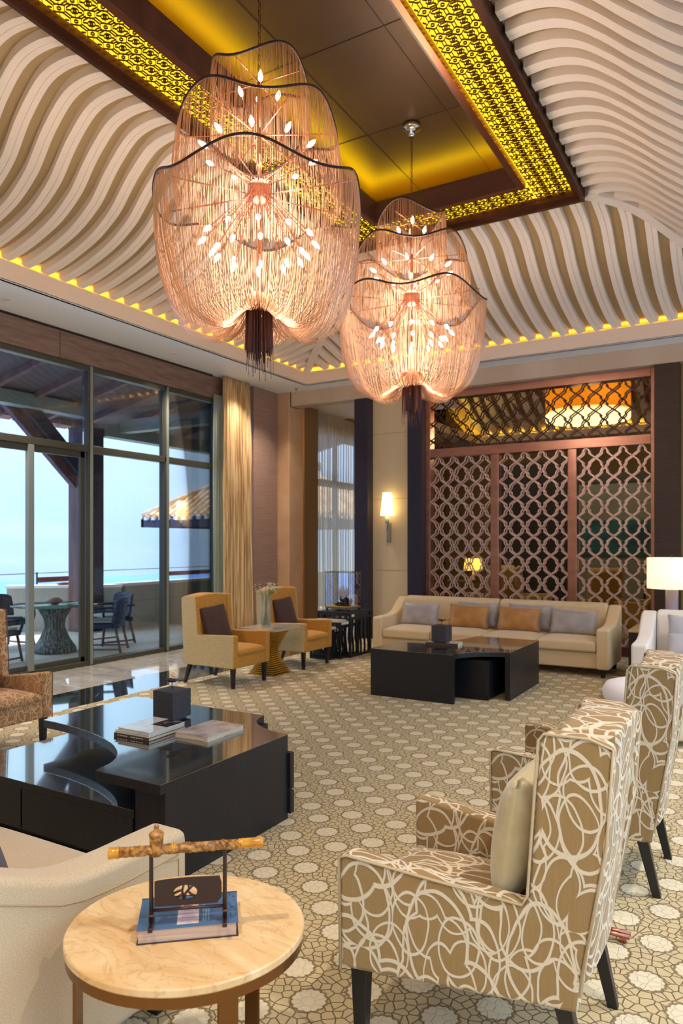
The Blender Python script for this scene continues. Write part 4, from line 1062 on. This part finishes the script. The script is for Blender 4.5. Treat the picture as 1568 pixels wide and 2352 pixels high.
# near sofa, back to the viewer, facing the near coffee table
sofa((-1.70, 1.87, .012), PI, 3.03, 'beige linen sofa seen from behind its arm at the lower left', M_sofa, 3, 2, D=.92, harm=.615, hback=.80, panel=True)
put_pillow('square_pillow', (-2.13, 1.38, .47), PI/2, .35, .42, .36, .15, mat('mauve_pillow', '#6d6266', .7), 'mauve grey cushion on the beige sofa at the left edge')
# right hand sofa and pouf
sofa((-1.13, 7.62, .012), .02, 2.4, 'white sofa at the right edge with grey cushions', M_sofawhite, 3, 2, D=1.0, hback=.86, harm=.60)
put_pillow('square_pillow', (-.62, 8.22, .47), PI/2, -.3, .5, .4, .16, mat('pale_grey_satin', '#b4b4c0', .4, sheen=.3), 'pale grey cushion leaning on the white sofa back')
put_pillow('square_pillow', (-.55, 7.98, .455), PI/2, -.5, .6, .26, .15, MATS['pale_grey_satin'], 'pale grey cushion lying lower on the white sofa seat')
pf = empty('pouf', (-.78, 6.45, .012), 0, 'round white upholstered pouf behind the second loop patterned chair', 'pouf')
lathe('pouf_top', [(0, .46), (.25, .455), (.37, .42), (.405, .36), (.39, .30), (.37, .28)], mat('lilac_white_fabric', '#ece6ee', .8, sheen=.3), pf, 36)
lathe('pouf_base', [(.36, .05), (.375, .07), (.375, .27), (.36, .285)], mat('cream_base', '#e2cfa8', .8), pf, 36)
for k in range(4): tapered_leg('leg', pf, .25*math.cos(k*PI/2+.7), .25*math.sin(k*PI/2+.7), .06, .05, .04)

# ---- side table and lamp at the far right
stb = empty('side_table', (-.98, 9.35, .012), 0, 'black cube side table with a cream top between the two sofas', 'side table')
box('table_body', -.38, .38, -.35, .35, .0, .55, M_lacq_side, stb, bevel=.005); box('table_top', -.39, .39, -.36, .36, .55, .575, mat('cream_stone_top', '#c4a880', .2), stb, bevel=.003)
lp = empty('table_lamp', (-.92, 9.25, .587), 0, 'table lamp with white drum shade on a lilac ribbed column at the right edge', 'lamp')
bm = NB(); alathe(bm, [(.27, .49), (.27, .85)], 48); obj('lamp_shade', bm, mat('white_drum_shade', '#f8eed8', .7, emit='#ffe2a8', estr=.55), lp, smooth=True)
lathe('shade_diffuser', [(0, .84), (.268, .84)], mat('white_drum_shade', '', .7), lp, 32)
lathe('column', [(.09, 0), (.09, .02), (.07, .03), (.07, .47), (.0, .47)], mat('lilac_ceramic', '#8a7e92', .35, bump=((80, 80, 30), .8, .008)), lp, 24)
tube('finial', [(0, 0, .46), (0, 0, .88)], .006, M_steel, lp, 6)
point('lamp_light', (-.92, 9.25, .587+.65), 18, WARM, .12)

# ---- coffee tables
def arc(cx, cy, rx, ry, a0, a1, n=14): return [(cx+rx*math.cos(a0+(a1-a0)*i/n), cy+ry*math.sin(a0+(a1-a0)*i/n)) for i in range(n+1)]
# far table: x -3.56..-2.20, y 6.70..8.20 ; small bite near right, big bite far left
ft = empty('coffee_table', (-3.56, 6.70, .012), 0, 'low black square coffee table with curved cut corners in front of the long cream sofa', 'coffee table', 'black coffee tables')
Lx, Ly = 1.36, 1.52
out_ = [(0, 0)]+arc(Lx, 0, .44, .43, PI, PI/2)+[(Lx, Ly)]+arc(0, Ly, .62, .92, 0, -PI/2)
prism('table_top', out_, .44, .485, M_lacq_side, ft, axis='z'); prism('polished_surface', out_, .485, .488, M_lacquer, ft, axis='z')
box('side_panel', 0, .92, .0, .05, 0, .44, M_lacq_side, ft); box('side_panel', Lx-.05, Lx, .43, Ly, 0, .44, M_lacq_side, ft)
box('side_panel', 0, .05, .05, .60, 0, .44, M_lacq_side, ft); box('side_panel', .62, Lx-.05, Ly-.05, Ly, 0, .44, M_lacq_side, ft)
box('inner_cabinet', .06, 1.17, .33, 1.4, .05, .40, M_lacq_side, ft, bevel=.003); box('cabinet_plinth', .10, 1.165, .335, 1.36, 0, .05, M_blackleg, ft)
# near table: x -3.90..-2.38, y 2.45..3.74 ; big bite near left, small bite far right
nt_ = empty('coffee_table', (-3.90, 2.45, .012), 0, 'two-level black coffee table with a curved cut top and low drawer box, carrying the books', 'coffee table', 'black coffee tables')
Lx, Ly = 1.53, 1.29
out_ = arc(0, 0, 1.08, .5, 0, PI/2)[::-1]
out_ = [(0.02, .5)]+arc(.02, 0, 1.07, .5, PI/2, 0)[1:]+[(1.10, -.03), (Lx, -.03), (Lx, Ly-.30)]+arc(Lx, Ly, .39, .30, -PI/2, -PI)+[(0, Ly)]
prism('table_top', out_, .44, .485, M_lacq_side, nt_, axis='z'); prism('polished_surface', out_, .485, .488, M_lacquer, nt_, axis='z')
box('side_panel', Lx-.19, Lx, .0, .16, 0, .44, M_lacq_side, nt_); box('side_panel', Lx-.05, Lx, .16, Ly-.30, 0, .44, M_lacq_side, nt_)
box('side_panel', .0, Lx-.4, Ly-.05, Ly, .33, .44, M_lacq_side, nt_)
lb_ = box('lower_box', -.08, Lx-.19, .03, 1.12, .05, .285, M_lacq_side, nt_)
prism('lower_top', [(-.09, 0.0), (Lx-.2, 0.0), (Lx-.2, 1.15), (-.09, 1.15)], .285, .322, M_lacq_side, nt_, axis='z'); prism('polished_surface', [(-.09, 0.0), (Lx-.2, 0.0), (Lx-.2, 1.15), (-.09, 1.15)], .322, .325, M_lacquer, nt_, axis='z')
for k, (a, b) in enumerate(((-.08, .49), (.50, 1.05), (1.06, 1.33))):
    if k < 2: box('drawer_front', a+.003, b+(.27 if k == 1 else 0), .0, .035, .075, .283, M_lacq_side, nt_, bevel=.002)
box('plinth', -.04, Lx-.22, .08, 1.08, 0, .05, M_blackleg, nt_)
box('corner_cabinet', Lx-.34, Lx+.018, Ly-.299, Ly-.26, .17, .38, M_lacq_side, nt_, bevel=.003); box('corner_cabinet', Lx-.34, Lx+.018, Ly-.299, Ly-.26, .03, .16, M_lacq_side, nt_, bevel=.003)
box('side_panel', Lx-.39, Lx-.36, Ly-.28, Ly, .36, .44, M_lacq_side, nt_)

# ---- things on the near coffee table (z .50)
Z5 = .5002
bxm = mat('charcoal_box', '#3c3a40', .5, noise=((50, 50, 50), '#35333a', .4, .6))
def deco_box(loc, label, s=.165, h=.17, rz=0, base=.012):
    t = empty('decorative_box', loc, rz, label, 'box', 'charcoal cube boxes')
    box('foot', -s/2+.02, s/2-.02, -s/2+.02, s/2-.02, 0, base, M_blackleg, t); box('body', -s/2, s/2, -s/2, s/2, base, base+h, bxm, t, bevel=.002)
    tube('stem', [(0, 0, base+h), (0, 0, base+h+.045)], .0025, M_gilt, t, 6)
    V, F = [], []; n = 18
    for ri, (r, z) in enumerate(((.0, .0), (.02, .0), (.035, .008), (.042, .016))):
        for k in range(n):
            a = 2*PI*k/n; rr = r*(1+.12*math.sin(5*a)*(ri == 3)); V.append((rr*math.cos(a), rr*.8*math.sin(a), base+h+.045+z+(.004*math.sin(3*a) if ri == 3 else 0)))
    for ri in range(3):
        for k in range(n): F.append((ri*n+k, ri*n+(k+1) % n, ri*n+n+(k+1) % n, ri*n+n+k))
    o = pyobj('lotus_leaf', V, F, mat('bronze_leaf', '#5a3c30', .35, metal=.6), t, smooth=True); sm = o.modifiers.new('s', 'SOLIDIFY'); sm.thickness = .003
    tube('leaf_stalk', [(.035, .02, base+h+.052), (.055, .035, base+h+.056), (.07, .045, base+h+.066)], .0025, M_gilt, t, 5)
    return t
deco_box((-3.218, 3.388, Z5), 'charcoal cube box with a bronze lotus leaf finial on the near coffee table')
def book(loc, rz, w, d, h, label, cov, spine=None, pages=M_paperlight, group='books on the near coffee table', spine_side='y'):
    t = empty('book', loc, rz, label, 'book', group)
    box('page_block', .004, w-.004, .004, d-.003, .0025, h-.0025, pages, t); box('cover', 0, w, 0, d, h-.0025, h, cov, t); box('cover', 0, w, 0, d, 0, .0025, cov, t)
    if spine: box('spine', 0, w, -.0015, .003, 0, h, spine, t)
    return t
M_covw = mat('pale_glossy_cover', '#dfe2e4', .12, noise=((8, 8, 8), '#c4c8cc', .5, .7)); M_covd = mat('dark_spine_cover', '#4a3a34', .3)
M_covp = mat('watercolour_cover', '#cfc8cc', .15, noise=((9, 9, 9), '#9c7a72', .45, .75))
book((-3.205, 2.905, Z5), .03, .265, .31, .020, 'lowest book of the stack, dark spine with small lettering', M_covd, M_covd)
for k in range(9): box('spine_letter', .03+k*.02+(.02 if k > 3 else 0), .043+k*.02+(.02 if k > 3 else 0), -.0022, -.0015, .008, .013, M_paperlight, bpy.data.objects['book'])
book((-3.205, 2.908, Z5+.0202), .03, .262, .30, .014, 'thin middle book of the stack, cream pages', M_covw)
book((-3.195, 2.92, Z5+.0345), .0, .25, .29, .014, 'top book of the stack, glossy pale cover with a photo corner', M_covw)
box('cover_photo', .12, .248, .14, .288, .014, .0145, mat('cover_photo', '#26303c', .1, noise=((20, 20, 20), '#c08a70', .5, .7)), bpy.data.objects['book.002'])
book((-2.895, 3.068, Z5), 0, .245, .325, .028, 'single book with a pale watercolour cover beside the stack', M_covp)
# far table items
deco_box((-3.02, 7.33, Z5), 'charcoal cube box with a bronze leaf finial on the far coffee table', .17, .17)
bpy.data.objects['decorative_box.001'].location.z = Z5+.03
book((-3.17, 7.24, Z5), .1, .36, .2, .03, 'flat book lying under the charcoal box on the far coffee table', M_covw, M_covd, group=None)

# ---- pedestal table and vase between the amber chairs
pd = empty('pedestal_table', (-5.22, 7.19, .012), 0, 'square stone top on a stepped gold hourglass pedestal between the amber chairs', 'side table')
box('table_top', -.27, .27, -.27, .27, .545, .57, mat('taupe_stone_top', '#b0a596', .15), pd, bevel=.003)
NL = 24
for k in range(NL):
    v = k/(NL-1); z = .0+.545*v; r = .185-.11*(1-abs(2*v-1)**1.3)
    box('pedestal_tier', -r, r, -r, r, z, z+.545/NL*.72, M_brass, pd)
box('pedestal_core', -.07, .07, -.07, .07, 0, .545, M_gilt, pd)
vs_ = empty('flower_vase', (-5.25, 7.15, .583), 0, 'tall clear glass vase of white flowers on the pedestal table', 'vase')
lathe('glass_vase', [(0, 0), (.055, 0), (.06, .01), (.06, .40), (.056, .40), (.056, .02), (0, .018)], glass_mat('vase_glass', (.95, .975, .97), .5), vs_, 20)
lathe('water', [(0, .02), (.055, .02), (.055, .2), (0, .2)], glass_mat('vase_water', (.95, .975, .97), .3), vs_, 16)
bm = NB(); fb = NB(); lf = NB(); rnd = random.Random(11)
for k in range(20):
    a = rnd.uniform(0, 2*PI); a2 = a+PI+rnd.uniform(-.6, .6); r2 = rnd.uniform(.04, .15); zt_ = rnd.uniform(.42, .52)
    p1 = (r2*math.cos(a2), r2*math.sin(a2), zt_)
    atube(bm, [(.04*math.cos(a), .04*math.sin(a), .02), (.0, 0, .2), (.04*math.cos(a2), .04*math.sin(a2), .38), p1], .0025, 5)
    for q in range(5):
        c = Vector(p1)+Vector((rnd.uniform(-.03, .03), rnd.uniform(-.03, .03), rnd.uniform(-.02, .03)))
        for w in range(5):
            b_ = 2*PI*w/5+rnd.random(); d = Vector((math.cos(b_), math.sin(b_), .5)).normalized()*.018; e_ = Vector((-math.sin(b_), math.cos(b_), 0))*.008
            tgt = fb if q < 4 else lf
            tgt.faces.new([tgt.verts.new(c), tgt.verts.new(c+d*.6+e_), tgt.verts.new(c+d), tgt.verts.new(c+d*.6-e_)])
obj('stems', bm, mat('stem_green', '#6a8a3c', .6), vs_)['kind'] = 'stuff'
obj('blossoms', fb, mat('white_blossom', '#f4f2e6', .7), vs_)['kind'] = 'stuff'; obj('leaves', lf, mat('leaf_green', '#7a9a44', .6), vs_)['kind'] = 'stuff'

# ---- nesting tables with wavy slats
def nest(x0, x1, y0, y1, h, label, top=None):
    t = empty('nesting_table', (x0, y0, .012), 0, label, 'side table', 'black nesting tables with wavy slats')
    w, d = x1-x0, y1-y0
    box('table_top', 0, w, 0, d, h-.03, h, top or M_lacq_side, t, bevel=.002)
    for (a, b) in ((0, 0), (w-.03, 0), (0, d-.03), (w-.03, d-.03)): box('corner_post', a, a+.03, b, b+.03, 0, h-.03, M_lacq_side, t)
    for zz_ in (0, h-.11):
        box('apron', .03, w-.03, 0, .02, zz_, zz_+.025, M_lacq_side, t); box('apron', .03, w-.03, 0, .02, zz_+.055, zz_+.08, M_lacq_side, t)
        n = 5
        for k in range(n): x = .03+(w-.06)*(k+.25)/n; box('apron_block', x, x+(w-.06)/n*.5, 0, .018, zz_+.025, zz_+.055, M_lacq_side, t)
        for xx in (0, w-.02): box('side_rail', xx, xx+.02, .03, d-.03, zz_, zz_+.04, M_lacq_side, t)
    n = max(3, int(d/.105))
    for xx in (.0, w-.025):
        for k in range(n):
            y = .03+(d-.06)*(k+.5)/n
            pts = [(y+.018*math.sin(2*PI*(z_/.62)+.6), .04+(h-.12)*z_/.62) for z_ in [i*.0775 for i in range(9)]]
            bm = NB(); aprism(bm, [(p[0]-.011, p[1]) for p in pts]+[(p[0]+.011, p[1]) for p in pts[::-1]], xx, xx+.022, 'x'); obj('wavy_slat', bm, M_lacq_side, t)
    return t
nest(-5.50, -4.95, 8.72, 9.34, .63, 'tallest black nesting table carrying the glass case')
nest(-5.46, -5.02, 8.56, 9.10, .53, 'middle black nesting table with a pale stone top, pulled out below the tallest', mat('pale_stone', '#cfc4ae', .2))
nest(-5.42, -5.09, 8.40, 8.85, .44, 'smallest black nesting table peeking out beside the amber chair', MATS['pale_stone'])
gc = empty('glass_case', (-5.23, 9.0, .644), 0, 'glass display case with thin bronze edges standing on the tallest nesting table', 'display case')
M_edge = mat('case_edge', '#4a4440', .3, metal=.8)
w, d, h = .39, .36, .55
box('tray', -w/2, w/2, -d/2, d/2, .03, .055, mat('case_tray', '#7a6450', .4, metal=.4), gc); box('tray_top', -w/2+.01, w/2-.01, -d/2+.01, d/2-.01, .055, .058, mat('case_gold', '#c8a050', .4), gc)
for sx_ in (-1, 1):
    for sy_ in (-1, 1):
        tube('case_edge', [(sx_*w/2, sy_*d/2, .05), (sx_*w/2, sy_*d/2, h)], .004, M_edge, gc, 4); box('foot', sx_*(w/2-.02)-.012, sx_*(w/2-.02)+.012, sy_*(d/2-.02)-.012, sy_*(d/2-.02)+.012, 0, .03, M_edge, gc)
    tube('case_edge', [(sx_*w/2, -d/2, h), (sx_*w/2, d/2, h)], .004, M_edge, gc, 4); tube('case_edge', [(-w/2, sx_*d/2, h), (w/2, sx_*d/2, h)], .004, M_edge, gc, 4)
    box('pane', sx_*w/2-.001, sx_*w/2+.001, -d/2, d/2, .06, h, M_clear, gc); box('pane', -w/2, w/2, sx_*d/2-.001, sx_*d/2+.001, .06, h, M_clear, gc)
rk = empty('coral_sculpture', (-5.23, 9.0, .704), 0, 'dark branching rock with a pale crystal spray inside the glass case', 'sculpture')
rnd = random.Random(3); bm = NB()
for k in range(26):
    a = rnd.uniform(0, 2*PI); r = rnd.uniform(.0, .1); hgt = rnd.uniform(.05, .17)*(1.1-r*5)
    p = [(r*math.cos(a)*(1+i*.12), r*math.sin(a)*.6*(1+i*.12), hgt*i/4) for i in range(5)]
    atube(bm, [(q[0]+rnd.uniform(-.012, .012), q[1]+rnd.uniform(-.012, .012), q[2]) for q in p], [.026, .024, .018, .02, .006], 6)
obj('dark_branches', bm, mat('dark_coral', '#241a22', .4), rk)
bm = NB()
for k in range(16):
    a = rnd.uniform(0, 2*PI); p0 = Vector((rnd.uniform(-.05, .05), rnd.uniform(-.03, .03), .1)); p1 = p0+Vector((rnd.uniform(-.06, .07), rnd.uniform(-.03, .03), rnd.uniform(.08, .22)))
    atube(bm, [p0, (p0+p1)/2, p1], [.02, .016, .004], 5)
obj('crystal_spray', bm, mat('pale_crystal', '#d8d4dc', .2, trans=.4), rk)

# ---- wall sconce
sc = empty('wall_sconce', (-5.39, 10.73, 0), 0, 'wall sconce with a glowing tapered shade on the cream wall', 'wall lamp')
bm = NB(); alathe(bm, [(.115, 2.07), (.075, 2.45)], 32); obj('sconce_shade', bm, mat('sconce_shade', '#fff0cc', .6, emit='#ffd890', estr=1.5), sc, smooth=True)
lathe('crystal_cup', [(0, 1.93), (.025, 1.95), (.03, 2.05), (0, 2.06)], mat('cup_glass', '#cfdde2', .1, metal=.6), sc, 12)
for k in (-1, 1): tube('stem', [(.035*k, 0, 2.05), (.03*k, 0, 1.92), (.006*k, .02, 1.75), (0, .03, 1.6)], .005, M_steel, sc, 6)
lathe('drop', [(0, 1.57), (.012, 1.585), (0, 1.6)], M_steel, sc, 8); box('bracket', -.02, .02, .02, .12, 1.62, 1.95, M_steel, sc, bevel=.004)
point('sconce_light', (-5.39, 10.73, 2.25), 14, (1, .6, .25), .05)

# ---- round marble side table
rt = empty('round_table', (-1.335, 1.462, .012), 0, 'round marble side table with a bronze rim and strap legs at the lower left', 'side table')
CAMR = Vector((math.cos(YAW), math.sin(YAW), 0)); CAMF = Vector((-math.sin(YAW), math.cos(YAW), 0))
ztp = .568; RL, RD = .315, .288
def el(r, z, n=72): return [CAMR*(RL*r*math.cos(2*PI*k/n))+CAMF*(RD*r*math.sin(2*PI*k/n))+Vector((0, 0, z)) for k in range(n)]
def eldisc(name, prof_, m, cap=True, **k):
    bm = NB(); R_ = [[bm.verts.new(p) for p in el(r, z)] for r, z in prof_]
    for A, B in zip(R_, R_[1:]):
        for i in range(72): bm.faces.new((A[i], A[(i+1) % 72], B[(i+1) % 72], B[i]))
    if cap: bm.faces.new(R_[0][::-1]); bm.faces.new(R_[-1])
    return obj(name, bm, m, rt, **k)
o = eldisc('marble_top', [(.99, ztp-.022), (1.0, ztp-.018), (1.0, ztp-.004), (.99, ztp)], M_tabmarble)
o = eldisc('metal_rim', [(.95, ztp-.05), (.985, ztp-.05), (.985, ztp-.022), (.95, ztp-.022), (.95, ztp-.05)], M_gilt, cap=False)
for a, wd in ((PI, .055), (-PI/3, .05), (PI/3, .05)):
    p = CAMR*(RL*.93*math.cos(a))+CAMF*(RD*.93*math.sin(a)); tn = Vector((-p.y, p.x, 0)).normalized()*wd/2; nn = p.normalized()*.004
    bm = NB()
    vs = [bm.verts.new(p+tn*i+nn*j+Vector((0, 0, z))) for i in (-1, 1) for j in (-1, 1) for z in (0, ztp-.025)]
    for f in ((0, 1, 3, 2), (4, 6, 7, 5), (0, 4, 5, 1), (2, 3, 7, 6), (0, 2, 6, 4), (1, 5, 7, 3)): bm.faces.new([vs[i] for i in f])
    obj('leg', bm, M_gilt, rt)
eldisc('base_ring', [(.88, .0), (.95, .0), (.95, .02), (.88, .02), (.88, 0)], M_gilt, cap=False)
# book and pipe stand
ang = math.atan2(.167, .196); zb_ = .012+ztp
bk = empty('book', (-1.372, 1.316, zb_), ang, 'thick blue covered book under the pipe stand on the marble table', 'book')
bw, bd, bh = .257, .165, .038
M_bkc = mat('navy_cover', '#3c648c', .18, bump=((260, 260, 260), .25, .001)); M_bkd = mat('maroon_board_edge', '#2a1a26', .4)
box('page_block', .004, bw-.006, .003, bd-.004, .003, bh-.003, M_paper, bk); box('cover', 0, bw, 0, bd, bh-.003, bh, M_bkc, bk, bevel=.0008); box('cover', 0, bw, 0, bd, 0, .003, M_bkd, bk, bevel=.0008)
box('spine', -.001, bw+.001, bd-.003, bd+.003, 0, bh, M_bkd, bk)
box('cover_picture', .10, .155, .012, .085, bh, bh+.0004, mat('cover_picture', '#b9a8c4', .2, noise=((22, 22, 22), '#d8c6cc', .4, .6)), bk)
box('cover_picture', .102, .153, .087, .11, bh, bh+.0004, mat('cover_picture_warm', '#d8a890', .2, noise=((40, 40, 40), '#8a5040', .5, .6)), bk)
for a in ((.112, .122, .05, .0503), ): pass
for k in range(5): box('picture_line', .108+.002*k, .15-.003*k, .03+.012*k, .0307+.012*k, bh+.0004, bh+.0006, mat('ink', '#3a3048', .4), bk)
M_emb = mat('embossed_letter', '#5c7ca8', .15); M_lt = mat('pale_letter', '#a8ccdc', .3)
# the cover lettering is too small to read in the photograph: columns of unreadable raised strokes
rnd = random.Random(21)
def stroke_column(x, y0, y1, wd, pitch, m):
    bm = NB(); y = y0
    while y < y1:
        abox(bm, x, x+wd, y, y+pitch*.16, bh, bh+.0004)
        for q in range(rnd.choice((1, 2, 2))):
            xx = x+wd*rnd.choice((0, .42, .84)); abox(bm, xx, xx+wd*.16, y, y+pitch*.62, bh, bh+.0004)
        y += pitch
    o = obj('cover_lettering', bm, m, bk); o['kind'] = 'stuff'
stroke_column(.188, .010, .150, .013, .0125, M_emb); stroke_column(.236, .008, .155, .012, .0115, M_emb)
for k in range(3): stroke_column(.165+.0065*k, .02, .11-.012*k, .0045, .006, M_lt)
box('cover_emblem', .026, .034, .060, .066, bh, bh+.0003, mat('red_letter', '#b06a78', .3), bk)

pst = empty('pipe_stand', (-1.351, 1.347, zb_+bh), math.atan2(.116, .1445), 'dark wooden stand with fretwork panel on the blue book', 'stand')
M_rose = mat('rosewood', '#2a1518', .3); sw_ = .186
for x in (0, sw_):
    tube('post', [(x, 0, .0), (x, 0, .195), (x, 0, .212)], [.0062, .0052, .003], M_rose, pst, 10); box('foot', x-.006, x+.006, -.03, .03, 0, .012, M_rose, pst, bevel=.002)
    lathe('post_ring', [(.0062, .028), (.0075, .031), (.0062, .034)], M_gilt, pst, 10, loc=(x, 0, 0))
# panel with an oval opening
bm = NB(); n = 32; cxp, czp = sw_*.46, .085; th = .004
outer = []; inner = []
for k in range(n):
    a = 2*PI*k/n; c, s_ = math.cos(a), math.sin(a)
    tx = (sw_-.008-cxp if c > 0 else cxp-.008)/max(abs(c), 1e-6); top = .112+.010*(1-((cxp+c*.04-sw_/2)/(sw_/2))**2); tz = ((top-czp) if s_ > 0 else (czp-.052))/max(abs(s_), 1e-6)
    L = min(tx, tz); outer.append((cxp+c*L, czp+s_*L)); inner.append((cxp+.030*c, czp+.0185*s_))
Vv = [[bm.verts.new((p[0], y, p[1])) for p in ring] for ring in (outer, inner) for y in (-th/2, th/2)]
for i in range(n):
    j = (i+1) % n
    bm.faces.new((Vv[0][i], Vv[0][j], Vv[2][j], Vv[2][i])); bm.faces.new((Vv[1][i], Vv[3][i], Vv[3][j], Vv[1][j])); bm.faces.new((Vv[2][i], Vv[2][j], Vv[3][j], Vv[3][i])); bm.faces.new((Vv[0][i], Vv[1][i], Vv[1][j], Vv[0][j]))
obj('fretwork_panel', bm, M_rose, pst)
for p in ([(-.004, .019), (-.008, .004), (-.004, -.018)], [(-.03, -.002), (-.015, .004), (-.006, .004)], [(.018, .015), (.006, .002), (.016, -.008), (.024, -.012)], [(-.008, -.006), (-.02, -.012)], [(.008, .018), (.01, .008), (.0, -.004), (-.002, -.017)]):
    tube('fret_bar', [(cxp+q[0], 0, czp+q[1]) for q in p], .0033, M_rose, pst, 6)
tube('cross_rail', [(.004, 0, .043), (sw_-.004, 0, .043)], .0042, M_rose, pst, 8)
dirp = Vector((.1445, .116, 0)).normalized()
pipe = empty('carved_pipe', (0, 0, 0), 0, 'long carved amber pipe with a lidded bowl resting across the wooden stand', 'pipe')
M_horn = mat('amber_horn', '#c98a1e', .22, noise=((30, 30, 30), '#a8661a', .45, .7)); M_carve = mat('carved_horn', '#7a4a1c', .3, noise=((70, 70, 70), '#c08a40', .42, .6), bump=((120, 120, 120), 1, .004))
P0 = Vector((-1.351, 1.347, .815))-dirp*.105; P1 = Vector((-1.351, 1.347, .815))+dirp*.285; P0.z = .814; P1.z = .820
pipe.location = P0; ax = (P1-P0); Lp = ax.length; pipe.rotation_euler = ax.to_track_quat('Z', 'Y').to_euler()
pr = [(0, 0), (.0145, 0), (.0150, .002), (.0145, .004), (.0135, .012), (.0142, .020), (.0150, .023), (.0142, .026)]
lathe('pipe_end', [(r, z) for r, z in pr]+[(0, .026)], M_horn, pipe, 20)
lathe('carved_shaft', [(.0128, .026), (.0122, .10), (.012, .2), (.0112, Lp-.065)], M_carve, pipe, 22)
bm = NB(); rnd = random.Random(9)
for k in range(46):
    a = rnd.uniform(0, 2*PI); z = rnd.uniform(.03, Lp-.07); pts = [((.0122)*math.cos(a+.5*i), (.0122)*math.sin(a+.5*i), z+.005*i) for i in range(4)]; atube(bm, pts, .0018, 4)
obj('carving', bm, M_carve, pipe, smooth=True)['kind'] = 'stuff'
lathe('mouth_piece', [(.0118, Lp-.065), (.013, Lp-.062), (.0118, Lp-.059), (.0132, Lp-.056), (.0125, Lp-.05), (.0122, Lp-.012), (.0135, Lp-.008), (.0128, Lp-.001), (.009, Lp), (0, Lp)], M_horn, pipe, 20)
lathe('shaft_ring', [(.0130, .155), (.0142, .158), (.0130, .161)], M_horn, pipe, 18)
bo = lathe('pipe_bowl', [(0, -.014), (.014, -.014), (.015, -.004), (.0155, .008), (.017, .018), (.0175, .035), (.019, .038), (.019, .042), (.015, .046), (.010, .049), (.007, .051), (.005, .053), (.0065, .057), (.0065, .061), (.004, .065), (0, .066)], M_carve, pipe, 24)
bo.matrix_parent_inverse = Matrix(); bo.location = (0, 0, .118)
bo.rotation_euler = (pipe.rotation_euler.to_matrix().inverted()).to_euler()

# ---- small copper-footed table between the loop patterned chairs
ctb = empty('occasional_table', (-.62, 3.05, .012), 0, 'small marble table with rose gold rods between the two loop patterned chairs', 'side table')
lathe('table_top', [(0, .46), (.16, .46), (.16, .48), (0, .48)], M_tabmarble, ctb, 32)
tube('stem', [(0, 0, .02), (0, 0, .46)], .018, M_rosegold, ctb, 12)
for k in range(3):
    a = 2*PI*k/3; c, s_ = math.cos(a), math.sin(a)
    for q in (-.014, .014): tube('foot_rod', [(-q*s_, q*c, .03), (.165*c-q*s_, .165*s_+q*c, .03)], .009, M_rosegold, ctb, 10)
    box('foot_pad', .14*c-.012, .14*c+.012, .14*s_-.012, .14*s_+.012, 0, .022, M_rosegold, ctb)

# ================================================================== ADDED LAMPS (unseen downlights put in to warm and brighten the room)
for (x, y, e_, w_) in ((-1.2, .0, 60, 'over the viewer'), (1.1, 1.2, 60, 'over the near end of the daylight side'), (1.1, 4.0, 60, 'over the middle of the daylight side'), (1.1, 7.0, 50, 'over the far end of the daylight side'), (-7.1, 1.0, 40, 'over the near end of the windows')):
    downlight(x, y, ZS, 'recessed downlight in the soffit '+w_, e_)
for (x, y, w_) in ((-3.5, -2, 'front left'), (-.5, -2, 'front right'), (-3.5, -4.5, 'back left'), (-.5, -4.5, 'back right')):
    downlight(x, y, 3.9, 'recessed downlight in the lobby ceiling behind the viewer, '+w_, 70)
